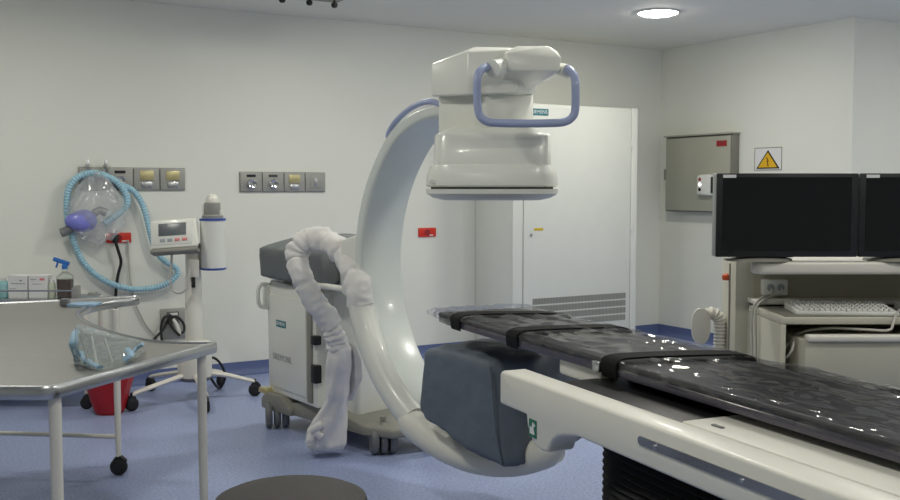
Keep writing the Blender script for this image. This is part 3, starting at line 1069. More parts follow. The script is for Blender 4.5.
def arc_sweep(a0, a1, prof, seg=72):
    """prof: (radius, y) outline swept round the isocentre"""
    bm = bmesh.new()
    rings = []
    for i in range(seg + 1):
        al = a0 + (a1 - a0) * i / seg
        rings.append([bm.verts.new(arc(al, r, y)) for r, y in prof])
    k = len(prof)
    for a, b in zip(rings, rings[1:]):
        for j in range(k):
            bm.faces.new((a[j], a[(j + 1) % k], b[(j + 1) % k], b[j]))
    bm.faces.new(rings[0]); bm.faces.new(rings[-1])
    return bm


def rrect(r0, r1, y0, y1, c, k=4):
    out = []
    for (cx, cy, s) in ((r1 - c, y1 - c, 0), (r0 + c, y1 - c, 90), (r0 + c, y0 + c, 180), (r1 - c, y0 + c, 270)):
        for j in range(k + 1):
            a = math.radians(s + 90 * j / k)
            out.append((cx + c * math.cos(a), cy + c * math.sin(a)))
    return out


arc_o = obj('c_profile', arc_sweep(84, -108, rrect(RI, RO, 0, WD, .016)), 'arm_white', t)
obj('guide_rail', arc_sweep(60, -100, rrect(RO - .002, RO + .012, .06, .16, .005)), 'chassis_grey', arc_o)
# round cable duct along the near lower edge, then a thicker bumper below
obj('cable_duct', tube([arc(al, RO - .048, -.015) for al in range(-9, -62, -3)], .060, 18), 'device_white', t)
bump = []
for al in range(-55, -127, -3):
    k = (al + 55) / -72.0
    bump.append(arc(al, RO - .035 - .02 * k, -.03 + .06 * k))
def bump_r(s):
    e = min(s, 1 - s) * len(bump)
    return .064 * (1 if e > 2 else [.35, .75, .95][int(e)] if int(e) < 3 else 1)
obj('bumper', tube(bump, bump_r, 22), 'cream_plastic', t)
# far-side bumper to close the foot of the C
bump2 = [arc(al, RO - .045, WD + .02) for al in range(-70, -106, -5)]
obj('bumper', tube(bump2, .055, 16), 'cream_plastic', t)
# yoke and swivel arm behind the C
obj('yoke', hull([(-.93, .0, ISO - .16), (-.93, .0, ISO + .10), (-.80, .0, ISO - .2), (-.80, .0, ISO + .13), (-.93, .25, ISO - .16), (-.93, .25, ISO + .10), (-.80, .25, ISO - .2), (-.80, .25, ISO + .13)], .02), 'device_white', t)
obj('swivel_arm', tube([(-.9, .13, ISO - .05), (-1.1, .34, ISO - .06), (-1.36, .5, ISO - .07)], .085, 20), 'device_white', t)
obj('lift_column', box(-1.52, -1.28, .38, .64, .16, ISO + .02, .03, 3), 'device_white', t)
# blue curved grab handle on the upper back of the C
hp = [arc(44, RO - .005, .03), arc(44.5, RO + .014, .025), arc(49, RO + .022, .02), arc(56, RO + .026, .02), arc(63, RO + .022, .015), arc(69, RO + .008, .01), arc(74, RO - .03, .01)]
gh = obj('grab_handle', tube(smooth_path(hp, 5), .013, 12), 'lavender', t, label='lavender blue curved grab handle')
obj('handle_foot', tube([arc(44, RO + .01, .03), arc(45, RO + .012, .14)], .013, 12), 'lavender', gh)

# --- detector head (square to the viewer, turned on the C)
HR = -YAW - C_RZ                                # local angle that makes x run along camera right
HC = Vector((-.020, .098))                      # on the beam axis
def H(bm):
    return xf(bm, Matrix.Translation((HC.x, HC.y, 0)) @ Matrix.Rotation(HR, 4, 'Z'))
hpos = room(CC.x, CC.y)
k_ = .00415                                     # metres per pixel at the head
def hx(px): return (px - 494) * k_
def hz(py): return CAM_H - (py - 188) * k_
det = obj('detector_flange', H(super_loft([(0, 0, hz(187), .262, .25, 3.6), (0, 0, hz(185.5), .270, .256, 3.6), (0, 0, hz(176), .268, .254, 3.8), (0, 0, hz(168), .252, .242, 4.5), (0, 0, hz(166), .246, .236, 5), (0, 0, hz(165.5), .232, .225, 5)], 72)), 'device_white', t)
obj('detector_gap', H(super_loft([(0, 0, hz(189.5), .25, .24, 4.2), (0, 0, hz(186.5), .25, .24, 4.2)], 72)), 'seam_dark', det)
obj('detector_plate', H(super_loft([(0, 0, hz(200), .2, .19, 3.6), (0, 0, hz(197.5), .243, .232, 4), (0, 0, hz(193.5), .268, .255, 4.2), (0, 0, hz(189), .27, .257, 4.2)], 72)), 'device_white', det)
for px, py in ((435, 182), (439.5, 182), (534, 180)):
    obj('indicator', H(mv(lathe([(.01, 0), (.009, -.006), (.001, -.007)], 12, 'y'), (hx(px), -.2 if px > 500 else -.20, hz(py)))), 'white_plastic', det)
lowb = obj('detector_block', H(super_loft([(0, 0, hz(168), .237, .227, 7), (0, 0, hz(138), .234, .224, 7), (0, 0, hz(136), .228, .218, 7), (-.005, .01, hz(129), .165, .155, 5), (-.005, .01, hz(127.5), .15, .14, 5)], 72)), 'device_white', t)
midb = obj('detector_neck', bevel(box(-.205, .085, -.04, .255, hz(139), hz(92), 0), .022, 3), 'device_white', t)
# upper housing
z0, z1 = hz(93), hz(46)
uh = obj('upper_housing', H(hull([(-.250, -.02, hz(93.5)), (-.10, -.19, hz(96)), (.10, -.19, hz(94)), (.19, 0, hz(90)), (.1, .19, hz(91)), (-.16, .19, hz(91)),
                                  (-.248, -.02, hz(62)), (-.235, .02, hz(59)), (-.10, -.17, hz(54)), (.06, -.17, hz(52)), (-.07, -.06, hz(46)), (.18, -.08, hz(48)), (.21, 0, hz(53)), (.1, .16, hz(50)), (-.12, .16, hz(48))], .009, 3)), 'device_white', t, (0, 0, -.014), smooth=28)
fb = obj('handle_box', H(hull([(.055, -.27, hz(76)), (.255, -.27, hz(76.5)), (.05, -.27, hz(60)), (.262, -.26, hz(64)), (.09, -.24, hz(52.5)), (.215, -.24, hz(52.5)), (.25, -.23, hz(57)),
                               (.02, -.1, hz(87)), (.14, -.1, hz(90)), (.25, -.05, hz(77)), (.25, -.05, hz(60)), (.03, -.1, hz(56)), (.21, 0, hz(52)), (.1, 0, hz(52))], .004, 2)), 'device_white', t, (0, 0, -.010), smooth=28)
# lavender handle frame
def hq(px, py, y=-.30):
    s = 1 + y / 4.16
    return Vector(((px - 450) * k_ * s - (494 - 450) * k_, y, CAM_H - (py - 188) * k_ * s))
loop = [hq(500, 66, -.22), hq(490, 67.5, -.28), hq(483.5, 71, -.31), hq(480.5, 78, -.325), hq(480, 92, -.325), hq(481, 108, -.325), hq(483.5, 116.5, -.325), hq(490, 121.5, -.325), hq(500, 123, -.325), hq(530, 123.5, -.325), hq(558, 123, -.325), hq(569, 121.5, -.325),
        hq(576, 116.5, -.325), hq(578.5, 108, -.325), hq(578.5, 85, -.325), hq(577, 76, -.31), hq(572, 70, -.28), hq(566, 67.5, -.2)]
fh = obj('handle_frame', H(tube(smooth_path(loop, 6), .0158, 14)), 'lavender', t, label='lavender blue rectangular grab handle')
obj('handle_boss', H(tube([hq(495, 66.5, -.29), hq(505, 65, -.235)], .034, 20)), 'device_white', fb)
obj('handle_boss', H(tube([hq(571, 69, -.27), hq(564, 67.5, -.2)], .026, 18)), 'device_white', fb)

# --- X-ray tube under a slate cloth cover at the foot of the C
obj('tube_housing', bevel(box(-.12, .14, -.04, .26, .44, .68, 0), .03, 3), 'device_white', t)
cz = .735
bm = hull([(-.235, -.125, cz - .005), (.15, -.135, cz - .015), (.245, .02, cz - .02), (.26, .34, cz), (-.22, .34, cz), (-.05, -.13, cz + .004),
           (-.255, -.14, .455), (-.20, -.15, .44), (.10, -.175, .345), (.255, -.16, .318), (.285, -.10, .325), (.285, .35, .36), (-.24, .35, .42), (-.262, -.11, .47)])
bmesh.ops.triangulate(bm, faces=bm.faces)
for _ in range(5):
    es = [e for e in bm.edges if e.calc_length() > .035]
    if not es: break
    bmesh.ops.subdivide_edges(bm, edges=es, cuts=1)
    bmesh.ops.triangulate(bm, faces=bm.faces)
bmesh.ops.smooth_vert(bm, verts=bm.verts, factor=.5, use_axis_x=True, use_axis_y=True, use_axis_z=True)
bmesh.ops.smooth_vert(bm, verts=bm.verts, factor=.5, use_axis_x=True, use_axis_y=True, use_axis_z=True)
bm.normal_update()
for v in bm.verts:
    v.co += v.normal * (.010 * noise.noise(Vector((v.co.x * 9, v.co.y * 9, v.co.z * 4))) + .004 * noise.noise(v.co * 24))
obj('tube_cover', bm, 'cover_slate', t, (.023, .024, 0), smooth=70, label='slate grey cloth cover over the X-ray tube')
# stitched seams on the cover
obj('cover_seam', tube(smooth_path([(.16, -.142, .70), (.185, -.152, .6), (.215, -.165, .46), (.25, -.165, .33)], 6), .0045, 6), 'cover_slate', t, (.023, .024, 0))

# --- wheeled base, standing a little askew to the C
CANG = math.radians(-8)
_pv = Vector((-1.3, .5, 0))
_cm = Matrix.Translation(_pv + Vector((-.038, -.04, 0))) @ Matrix.Rotation(CANG, 4, 'Z') @ Matrix.Translation(-_pv)
CO, CR = _cm.to_translation(), (0, 0, CANG)
ch = hull([(-2.06, .25, .10), (-2.06, .25, .165), (-2.0, .25, .205), (-1.84, .26, .205), (-1.74, .28, .15), (-1.74, .28, .10), (-2.06, .85, .10), (-2.0, .85, .205), (-1.84, .85, .205), (-1.74, .85, .10)], .015)
base_o = obj('chassis', ch, 'chassis_grey', t, CO, CR)
obj('chassis_beam', hull([(-1.8, .30, .10), (-1.8, .30, .17), (-1.13, .40, .10), (-1.13, .40, .15), (-.97, .48, .10), (-.97, .48, .148), (-.92, .84, .10), (-.92, .84, .148), (-1.8, .83, .10), (-1.8, .83, .17), (-1.45, .36, .215), (-1.45, .78, .215)], .012), 'chassis_grey', t, CO, CR)
for (x, y) in ((-1.95, .285), (-1.95, .80), (-1.09, .48), (-1.07, .79)):
    caster(t, _cm @ Vector((x, y, 0)), .074, .036, 'caster_grey', 'chassis_grey', True, rz=math.radians(-30))
ws = obj('warning_label', box(-1.12, -1.05, .46, .53, .153, .156), 'yellow_label', t, CO, CR, label='small yellow warning label')
obj('floor_pedal', hull([(-2.10, .25, .19), (-1.99, .25, .19), (-2.10, .31, .19), (-1.99, .31, .19), (-2.09, .255, .222), (-2.0, .255, .222), (-2.09, .305, .222), (-2.0, .305, .222)], .006), 'brass_pale', t, CO, CR, label='brass coloured brake pedal')
# --- body
bd = obj('body', hull([(-2.05, .30, .20), (-1.44, .30, .20), (-2.05, .82, .20), (-1.44, .82, .20), (-2.06, .30, .80), (-2.03, .31, .865), (-1.46, .30, .79), (-1.46, .31, .83), (-2.06, .82, .80), (-2.03, .8, .865), (-1.46, .82, .83)], .014, 3), 'device_white', t, CO, CR)
obj('side_panel', box(-2.02, -1.56, .292, .303, .24, .78, .004), 'device_white', bd)
obj('trim_strip', box(-1.54, -1.49, .288, .302, .22, .77, .004), 'chassis_grey', bd)
obj('latch', box(-1.475, -1.425, .275, .32, .55, .60, .006), 'black_plastic', bd)
obj('latch', box(-1.475, -1.425, .275, .32, .34, .44, .006), 'black_plastic', bd)
obj('control_deck', hull([(-2.0, .36, .84), (-1.42, .36, .82), (-2.0, .8, .84), (-1.42, .8, .82), (-1.98, .38, .95), (-1.5, .38, .93), (-1.98, .78, .97), (-1.5, .78, .95)], .012), 'device_white', t, CO, CR)
# side push handle
def rr_loop(pts, r):
    return tube(smooth_path(pts, 5, True), r, 10, closed=True)
obj('push_handle', rr_loop([(-2.06, .27, .83), (-2.06, .22, .835), (-2.06, .20, .80), (-2.06, .20, .74), (-2.06, .22, .705), (-2.06, .265, .70), (-2.06, .28, .73), (-2.06, .285, .80)], .012), 'device_white', t, CO + Vector((.028, .029, 0)), CR)
obj('handle_bracket', box(-2.075, -2.02, .275, .31, .70, .83, .01), 'device_white', t, CO, CR)
obj('rear_push_bar', tube(smooth_path([(-1.55, .27, .88), (-1.35, .22, .885), (-1.05, .22, .90), (-.95, .22, ISO)], 5), .016, 10), 'device_white', t)
# lettering on the side (reads from the near side, local -y)
bm = text_mesh('SIEMENS', .030)
lp_ = obj('logo_plate', box(-1.92, -1.80, .2885, .2915, .60, .638), 'teal_print', bd, label='teal maker plate')
xf(bm, Matrix.Translation((-1.86, .2875, .619)) @ Matrix.Rotation(math.pi / 2, 4, 'X'))
obj('lettering', bm, 'paper_white', lp_, smooth=0)
bm = text_mesh('SIREMOBIL', .052)
xf(bm, Matrix.Translation((-1.85, .2905, .42)) @ Matrix.Rotation(math.pi / 2, 4, 'X'))
obj('lettering', bm, 'grey_print', bd, smooth=0, label='grey model lettering')
# --- grey soft cover over the console
bm = hull([(-2.08, .22, .88), (-2.08, .22, 1.05), (-1.32, .24, .86), (-1.34, .25, 1.05), (-2.08, .8, .95), (-2.06, .8, 1.10), (-1.6, .8, .92), (-1.6, .8, 1.09), (-2.0, .42, 1.115), (-1.42, .42, 1.11), (-2.0, .75, 1.125), (-1.62, .75, 1.12)])
bmesh.ops.triangulate(bm, faces=bm.faces)
for _ in range(4):
    es = [e for e in bm.edges if e.calc_length() > .06]
    if not es: break
    bmesh.ops.subdivide_edges(bm, edges=es, cuts=1)
    bmesh.ops.triangulate(bm, faces=bm.faces)
bmesh.ops.smooth_vert(bm, verts=bm.verts, factor=.5, use_axis_x=True, use_axis_y=True, use_axis_z=True)
rough_up(bm, .008, 7)
obj('console_cover', bm, 'cover_grey', t, CO + Vector((.02, .022, 0)), CR, smooth=70, label='soft grey cover over the control console')
obj('emergency_knob', mv(lathe([(.012, 0), (.012, .012), (.022, .014), (.022, .03), (.014, .036)], 16), (-.92, .05, ISO + .06)), 'red_label', t, label='red emergency stop knob')

# ================================================================== WHITE FABRIC SLEEVE DRAPED OVER THE CABLES
t = thing('fabric_sleeve', 'wrinkled white fabric cable sleeve looping beside the C arm to floor', 'sleeve', at_h(330, 445, 0.0), VIEW_RZ)
def cinch(path_px, r0, folds, amp, seed):
    P = smooth_path([q if isinstance(q, Vector) else at(*q) for q in path_px], 16)
    def rr(s):
        f = 0
        for c, wdt in folds:
            f -= math.exp(-((s - c) / wdt) ** 2)
        return r0(s) * (1 + amp * f + .05 * noise.noise(Vector((s * 22, seed, 0))))
    bm = tube(P, rr, 30)
    bm.normal_update()
    for v in bm.verts:
        v.co += v.normal * (.012 * noise.noise(v.co * 12 + Vector((seed, 0, 0))) + .014 * abs(noise.noise(v.co * 20 + Vector((0, seed, 0)))) - .005)
    return bm
arch = [wm(CA) @ arc(-15, RO - .048, -.015), wm(CA) @ arc(-9, RO - .048, -.018), (355, 272, 4.72), (346, 258, 4.82), (335, 246, 4.9), (325, 240.5, 4.95), (314, 239.5, 5.0), (303, 244, 5.0), (297, 254, 5.0), (298, 266, 4.98), (304, 281, 4.95), (313, 298, 4.95), (324, 314, 4.97), (332, 326, 4.98)]
obj('sleeve_arch', cinch(arch, lambda s: .060 - .006 * s, [(.13, .010), (.25, .012), (.36, .010), (.47, .010), (.56, .010), (.66, .010), (.78, .012)], .16, 1.3), 'sleeve_white', t, world=True, smooth=60)
neck = [(330, 323, 4.98), (334, 331, 4.98), (336, 338, 4.99), (337.5, 346, 5.0)]
bm = cinch(neck, lambda s: .054, [(.2, .05), (.42, .05), (.64, .05), (.85, .05)], .13, 2.2)
obj('gathered_neck', bm, 'sleeve_white', t, world=True, smooth=60)
# loose lower end: a flattened sack hanging to the floor
def sack(rows, n=40):
    bm = bmesh.new()
    rings = []
    for i, (xl, xr, y, d, th) in enumerate(rows):
        c = at((xl + xr) / 2, y, d)
        hw = (xr - xl) / 2 * d / FPX
        ring = []
        for k in range(n):
            a = 2 * math.pi * k / n
            fold = 1 + .10 * math.sin(5 * a + i * .35) * min(1, i / 3) * (1 if math.sin(a) < .3 else .3)
            off = room(math.cos(a) * hw, math.sin(a) * th * fold) - room(0, 0)
            ring.append(bm.verts.new(c + off))
        rings.append(ring)
    for a, b in zip(rings, rings[1:]):
        for k in range(n):
            bm.faces.new((a[k], a[(k + 1) % n], b[(k + 1) % n], b[k]))
    bm.faces.new(rings[0]); bm.faces.new(rings[-1])
    return bm
rows = [(327, 349, 343, 5.0, .05), (326, 352, 349, 5.0, .06), (326, 352, 357, 5.0, .065), (326, 351, 367, 5.01, .065), (326, 350.5, 378, 5.03, .065), (325.5, 350, 389, 5.05, .065), (324.5, 349, 398, 5.08, .07), (321, 348.5, 406, 5.1, .075),
        (316, 348.5, 414, 5.12, .08), (311, 348.5, 422, 5.13, .085), (307, 348.5, 430, 5.14, .085), (305.5, 348, 438, 5.15, .085), (305.5, 347, 444, 5.15, .08), (309, 344, 448.5, 5.15, .06)]
# refine rows
rr2 = []
for a, b in zip(rows, rows[1:]):
    for k in range(3):
        rr2.append(tuple(a[j] + (b[j] - a[j]) * k / 3 for j in range(5)))
rr2.append(rows[-1])
bm = sack(rr2)
bm.normal_update()
for v in bm.verts:
    v.co += v.normal * (.012 * noise.noise(v.co * 9) + .010 * abs(noise.noise(Vector((v.co.x * 22, v.co.y * 22, v.co.z * 7)))))
    v.co.z = max(v.co.z, .004)
obj('loose_end', bm, 'sleeve_white', t, world=True, smooth=60)
bm = tube(smooth_path([at(322, 437, 5.05), at(315, 433, 5.05), at(311, 437, 5.05), at(309, 443, 5.05)], 5), .02, 10, wob=.4, wscale=30)
obj('fold', bm, 'sleeve_white', t, world=True, smooth=60)
bm = tube(smooth_path([at(322, 424, 5.05), at(316, 427, 5.04), at(311, 432, 5.04)], 5), .018, 10, wob=.4, wscale=30)
obj('fold', bm, 'sleeve_white', t, world=True, smooth=60)
# second flap hanging behind, towards the C
bm = hull([at(345, 338, 5.05), at(354, 342, 5.0), at(362, 360, 4.98), at(363, 378, 5.0), at(352, 402, 5.1), at(345, 400, 5.12), at(345, 345, 5.12), at(358, 370, 5.1)])
bmesh.ops.triangulate(bm, faces=bm.faces)
for _ in range(3):
    es = [e for e in bm.edges if e.calc_length() > .04]
    if not es: break
    bmesh.ops.subdivide_edges(bm, edges=es, cuts=1)
    bmesh.ops.triangulate(bm, faces=bm.faces)
bmesh.ops.smooth_vert(bm, verts=bm.verts, factor=.5, use_axis_x=True, use_axis_y=True, use_axis_z=True)
rough_up(bm, .014, 14)
obj('side_flap', bm, 'sleeve_white', t, world=True, smooth=60)
# ================================================================== PATIENT TABLE (right foreground)
sd = room(.41, -.912) - room(0, 0)
P_RZ = math.atan2(sd.y, sd.x)
t = thing('patient_table', 'cream patient positioning table with bellows column in right foreground', 'table', room(0, 3.65), P_RZ)
PT = t
# local: x towards the foot end (camera), y to the far side
S_END = 2.55
ZT = .806
def side_cover(y0, y1, far=False):
    pts = [(.44, .695), (.44, ZT - .012), (.45, ZT), (S_END, ZT), (S_END, .50)]
    pts += [(2.3, .52), (2.12, .60), (2.02, .66), (1.94, .683), (1.85, .692), (.92, .695)]
    if not far:
        pts += [(.885, .687), (.845, .679), (.81, .668), (.785, .652), (.765, .630), (.755, .608), (.715, .604), (.675, .611), (.648, .632), (.628, .662), (.62, .695)]
    return prism(pts, y0, y1, 0, axis='y')
sc1 = obj('side_beam', bevel(side_cover(-.02, .075), .010, 3, 40), 'cream_plastic', t)
obj('side_beam', bevel(side_cover(.665, .76, True), .010, 3, 40), 'cream_plastic', t)
lbm = obj('pictogram_label', box(.645, .69, -.0225, -.0195, .635, .69), 'green_label', sc1, label='green pictogram label')
obj('pictogram', prism([(.652, .645), (.682, .645), (.674, .665), (.686, .675), (.668, .683), (.664, .664), (.652, .668)], -.0235, -.0225, axis='y'), 'paper_white', lbm, smooth=0)
bm = prism([(1.225, .7575)] + [(1.235 + .0115 * math.cos(math.radians(a)), .7575 + .0115 * math.sin(math.radians(a))) for a in range(170, 89, -20)] + [(S_END - .02, .770), (S_END - .02, .745)] +
           [(1.235 + .0115 * math.cos(math.radians(a)), .7575 + .0115 * math.sin(math.radians(a))) for a in range(270, 189, -20)], -.024, -.0195, axis='y')
ins = obj('steel_insert', bm, 'steel', sc1, label='brushed steel rail insert')
for sx in (1.30, 1.62, 1.95):
    obj('screw', mv(lathe([(.006, 0), (.006, -.003), (.002, -.004)], 12, 'y'), (sx, -.024, .7575)), 'chrome', ins)
obj('deck', box(1.27, S_END, .079, .661, .70, ZT, .004), 'cream_plastic', t)
obj('deck_clip', mv(box(-.02, .02, -.006, .006, 0, .004, .0015), (1.36, .12, ZT)), 'caster_grey', t)
obj('carriage', box(.66, 1.27, .082, .658, .72, .800, .006), 'black_plastic', t)
obj('crosspiece', box(.46, .52, .075, .665, .70, .75, .006), 'cream_plastic', t)
for y in (.215, .52):
    obj('slide_rail', box(.42, .68, y, y + .055, .772, .828, .010, 3), 'cream_plastic', t)
obj('slide_block', box(.70, 2.40, .30, .52, .798, .828, .003), 'black_plastic', t)
# black bellows column
bm = bmesh.new()
rings = []
nz_ = 26
for i in range(nz_ * 2 + 1):
    z = .12 + (.69 - .12) * i / (nz_ * 2)
    o = .0 if i % 2 else .016
    ring = []
    for k in range(40):
        a = 2 * math.pi * k / 40
        c, s = math.cos(a), math.sin(a)
        ring.append(bm.verts.new((1.27 + (.49 - o) * math.copysign(abs(c) ** .45, c), .36 + (.29 - o) * math.copysign(abs(s) ** .45, s), z)))
    rings.append(ring)
for a, b in zip(rings, rings[1:]):
    for k in range(40):
        bm.faces.new((a[k], a[(k + 1) % 40], b[(k + 1) % 40], b[k]))
obj('bellows', bm, 'bellows_black', t, smooth=0, label='black pleated bellows')
obj('foot_plate', box(.95, 2.1, .08, .64, 0, .12, .02), 'chassis_grey', t)
# carbon table top
obj('table_top', prism([(-.63, .25), (-.61, .225), (-.57, .205), (-.47, .193), (2.45, .193), (2.45, .608), (-.47, .608), (-.59, .56), (-.63, .51)], .828, .852, .004), 'carbon_edge', t)

# mattress: dark pad with a clear plastic cover
t = thing('table_mattress', 'long black padded mattress wrapped in shiny clear plastic on patient table', 'mattress', wm(PT) @ Vector((0, 0, .852)), P_RZ)
def pad(x0, x1, y0, y1, z0, z1, nx, ny, wr, seed, round_=.03, head=.0):
    """soft slab, rounded long edges, wrinkled top"""
    bm = bmesh.new()
    sec = []
    m = ny
    # cross-section from near bottom up over to far bottom
    for j in range(5):
        a = math.pi / 2 * j / 4
        sec.append((y0 + round_ * (1 - math.sin(a)) * .9, z0 + (z1 - z0) * (1 - math.cos(a)) * .55 if False else z0 + (z1 - z0 - round_) * j / 4))
    for j in range(1, 7):
        a = math.pi / 2 * j / 6
        sec.append((y0 + round_ * (1 - math.cos(a)), z1 - round_ + round_ * math.sin(a)))
    for j in range(1, m):
        sec.append((y0 + round_ + (y1 - y0 - 2 * round_) * j / m, z1))
    for j in range(0, 7):
        a = math.pi / 2 * (1 - j / 6)
        sec.append((y1 - round_ * (1 - math.cos(a)), z1 - round_ + round_ * math.sin(a)))
    sec.append((y1, z0))
    sec = sec[4:]
    sec = [(y0, z0)] + sec
    rings = []
    for i in range(nx + 1):
        s = i / nx
        x = x0 + (x1 - x0) * s
        e = min(1.0, (x - x0) / .12)
        sh = math.sqrt(max(0.0, 1 - (1 - e) ** 2))
        ring = []
        for (y, z) in sec:
            yc = (y0 + y1) / 2
            yy = yc + (y - yc) * (.80 + .2 * sh)
            zz = z0 + (z - z0) * (.25 + .75 * sh)
            if z > z0 + .01:
                q = Vector((x * 5.5 + 1.5 * noise.noise(Vector((x * 3, yy * 3, seed))), yy * 13, seed))
                zz += wr * (noise.noise(q) + .55 * noise.noise(Vector((x * 15, yy * 22, seed + 5))) + .12 * noise.noise(Vector((x * 40, yy * 40, seed + 9))))
                rd = 1 - abs(noise.noise(Vector((x * 3.2 + yy * 4, yy * 12 - x * 1.5, seed + 13)))) * 2.4
                zz += wr * 1.25 * max(0.0, rd) ** 3
                if y in (y0, y1) or abs(z - z1) > 1e-6:
                    yy += wr * .8 * noise.noise(Vector((x * 18, z * 30, seed + 3)))
            ring.append(bm.verts.new((x, yy, zz)))
        rings.append(ring)
    k = len(sec)
    for a, b in zip(rings, rings[1:]):
        for j in range(k):
            bm.faces.new((a[j], a[(j + 1) % k], b[(j + 1) % k], b[j]))
    bm.faces.new(rings[0]); bm.faces.new(rings[-1])
    return bm
obj('pad', pad(-.625, 2.44, .199, .603, 0, .018, 200, 18, .0012, 1.0, .014), 'black_vinyl', t, smooth=80)
obj('plastic_cover', pad(-.66, 2.45, .189, .613, -.006, .032, 300, 34, .0055, 4.0, .020), 'mattress_film', t, smooth=80, label='wrinkled clear plastic cover')
bm = pad(-.75, -.55, .2, .56, -.004, .014, 20, 20, .008, 8.0, .006)
obj('loose_plastic', bm, 'mattress_film', t, smooth=80)

MT = wm(t)
def strap(x0, x1, label, skew=0.0):
    c = thing('mattress_strap', label, 'strap', MT @ Vector(((x0 + x1) / 2, .401, 0)), P_RZ, 'black straps across the mattress')
    w = (x1 - x0) / 2
    bm = bmesh.new()
    prof = [(-.217, -.026), (-.221, .01), (-.219, .028), (-.209, .042), (-.189, .051), (-.13, .055), (-.05, .056), (.05, .056), (.13, .055), (.189, .051), (.209, .042), (.219, .028), (.221, .01), (.217, -.026)]
    outer_, inner_ = [], []
    for sgn in (-1, 1):
        o_, i_ = [], []
        for (y, z) in prof:
            y *= .99
            z = z if z < 0 else z * .72
            xs = sgn * w + skew * y + .006 * noise.noise(Vector((y * 9, sgn, x0)))
            o_.append(bm.verts.new((xs, y, z)))
            i_.append(bm.verts.new((xs, y * .975, z - .006)))
        outer_.append(o_); inner_.append(i_)
    n = len(prof)
    for i in range(n - 1):
        bm.faces.new((outer_[0][i], outer_[0][i + 1], outer_[1][i + 1], outer_[1][i]))
        bm.faces.new((inner_[0][i], inner_[1][i], inner_[1][i + 1], inner_[0][i + 1]))
        for q in (0, 1):
            bm.faces.new((outer_[q][i], outer_[q][i + 1], inner_[q][i + 1], inner_[q][i]))
    for i in (0, n - 1):
        bm.faces.new((outer_[0][i], outer_[1][i], inner_[1][i], inner_[0][i]))
    obj('webbing', bm, 'strap_black', c, smooth=60)
    return c
strap(-.33, -.245, 'black strap across the mattress nearest the head end', .36)
strap(.135, .22, 'black strap across the mattress between the two other straps', .2)
c = strap(.785, .87, 'black strap with steel buckle across mattress nearest the monitors', .26)
obj('buckle', box(-.14, -.10, -.226, -.214, -.022, .012, .004), 'steel', c, label='steel buckle')

# ================================================================== MONITOR TROLLEY
t = thing('monitor_trolley', 'beige wheeled monitor trolley with desk shelf behind patient table', 'trolley', room(1.12, 3.55), VIEW_RZ)
ox, oy = 1.12, 3.55
def tb(x0, x1, d0, d1, z0, z1, bv=.006, seg=2):
    return box(x0 - ox, x1 - ox, d0 - oy, d1 - oy, z0, z1, bv, seg)
obj('column', tb(1.118, 1.193, 3.90, 4.10, .06, 1.138, .005, 2), 'trolley_beige', t)
obj('column_trim', tb(1.114, 1.120, 3.97, 3.985, .10, 1.1, .002), 'box_edge', t)
obj('column', tb(2.25, 2.325, 3.90, 4.10, .06, 1.138, .005, 2), 'trolley_beige', t)
obj('foot_rail', tb(1.09, 1.21, 3.35, 4.2, .05, .11, .02, 3), 'trolley_beige', t)
obj('foot_rail', tb(2.24, 2.36, 3.35, 4.2, .05, .11, .02, 3), 'trolley_beige', t)
for x in (1.15, 2.3):
    for d in (3.42, 4.12):
        caster(t, (x - ox, d - oy - .015, 0), .035, .03)
obj('back_panel', tb(1.19, 2.26, 3.90, 3.92, .5, 1.10, .003), 'trolley_panel', t)
# top shelf with rounded front rail
sh = []
for k in range(7):
    a = math.radians(180 + 90 * k / 6)
    sh.append((1.135 + .05 * math.cos(a) - ox, 3.60 + .05 * math.sin(a) - oy))
for k in range(7):
    a = math.radians(270 + 90 * k / 6)
    sh.append((2.30 + .05 * math.cos(a) - ox, 3.60 + .05 * math.sin(a) - oy))
sh += [(2.35 - ox, 3.90 - oy), (1.175 - ox, 3.90 - oy)]
obj('top_shelf', prism(sh, 1.092, 1.138, .012, 3), 'enamel_cream', t)
# desk
dk = obj('desk_shelf', tb(1.165, 2.26, 3.50, 3.88, .920, .945, .004), 'trolley_beige', t)
obj('desk_mat', tb(1.185, 2.25, 3.515, 3.86, .945, .948, .001, 1), 'box_edge', dk)
obj('back_ledge', tb(1.165, 2.26, 3.80, 3.90, .955, .972, .003), 'enamel_cream', t)
obj('side_panel', tb(1.165, 1.185, 3.50, 3.90, .12, .920, .003), 'trolley_beige', t)
obj('side_panel', tb(2.24, 2.26, 3.50, 3.90, .12, .920, .003), 'trolley_beige', t)
obj('bottom_shelf', tb(1.185, 2.24, 3.50, 3.9, .66, .68, .003), 'trolley_beige', t)
dr = obj('drawer', tb(1.232, 2.24, 3.44, 3.82, .70, .868, .006), 'trolley_beige', t)
obj('drawer_lip', tb(1.236, 2.24, 3.425, 3.47, .868, .892, .008, 3), 'enamel_cream', dr)
so = obj('socket_box', tb(1.215, 1.312, 3.865, 3.90, .985, 1.045, .004), 'white_plastic', t)
for x in (1.243, 1.284):
    obj('socket', mv(lathe([(.012, 0), (.014, -.004), (.010, -.005)], 16, 'y'), (x - ox, 3.865 - oy, 1.015)), 'button_grey', so)
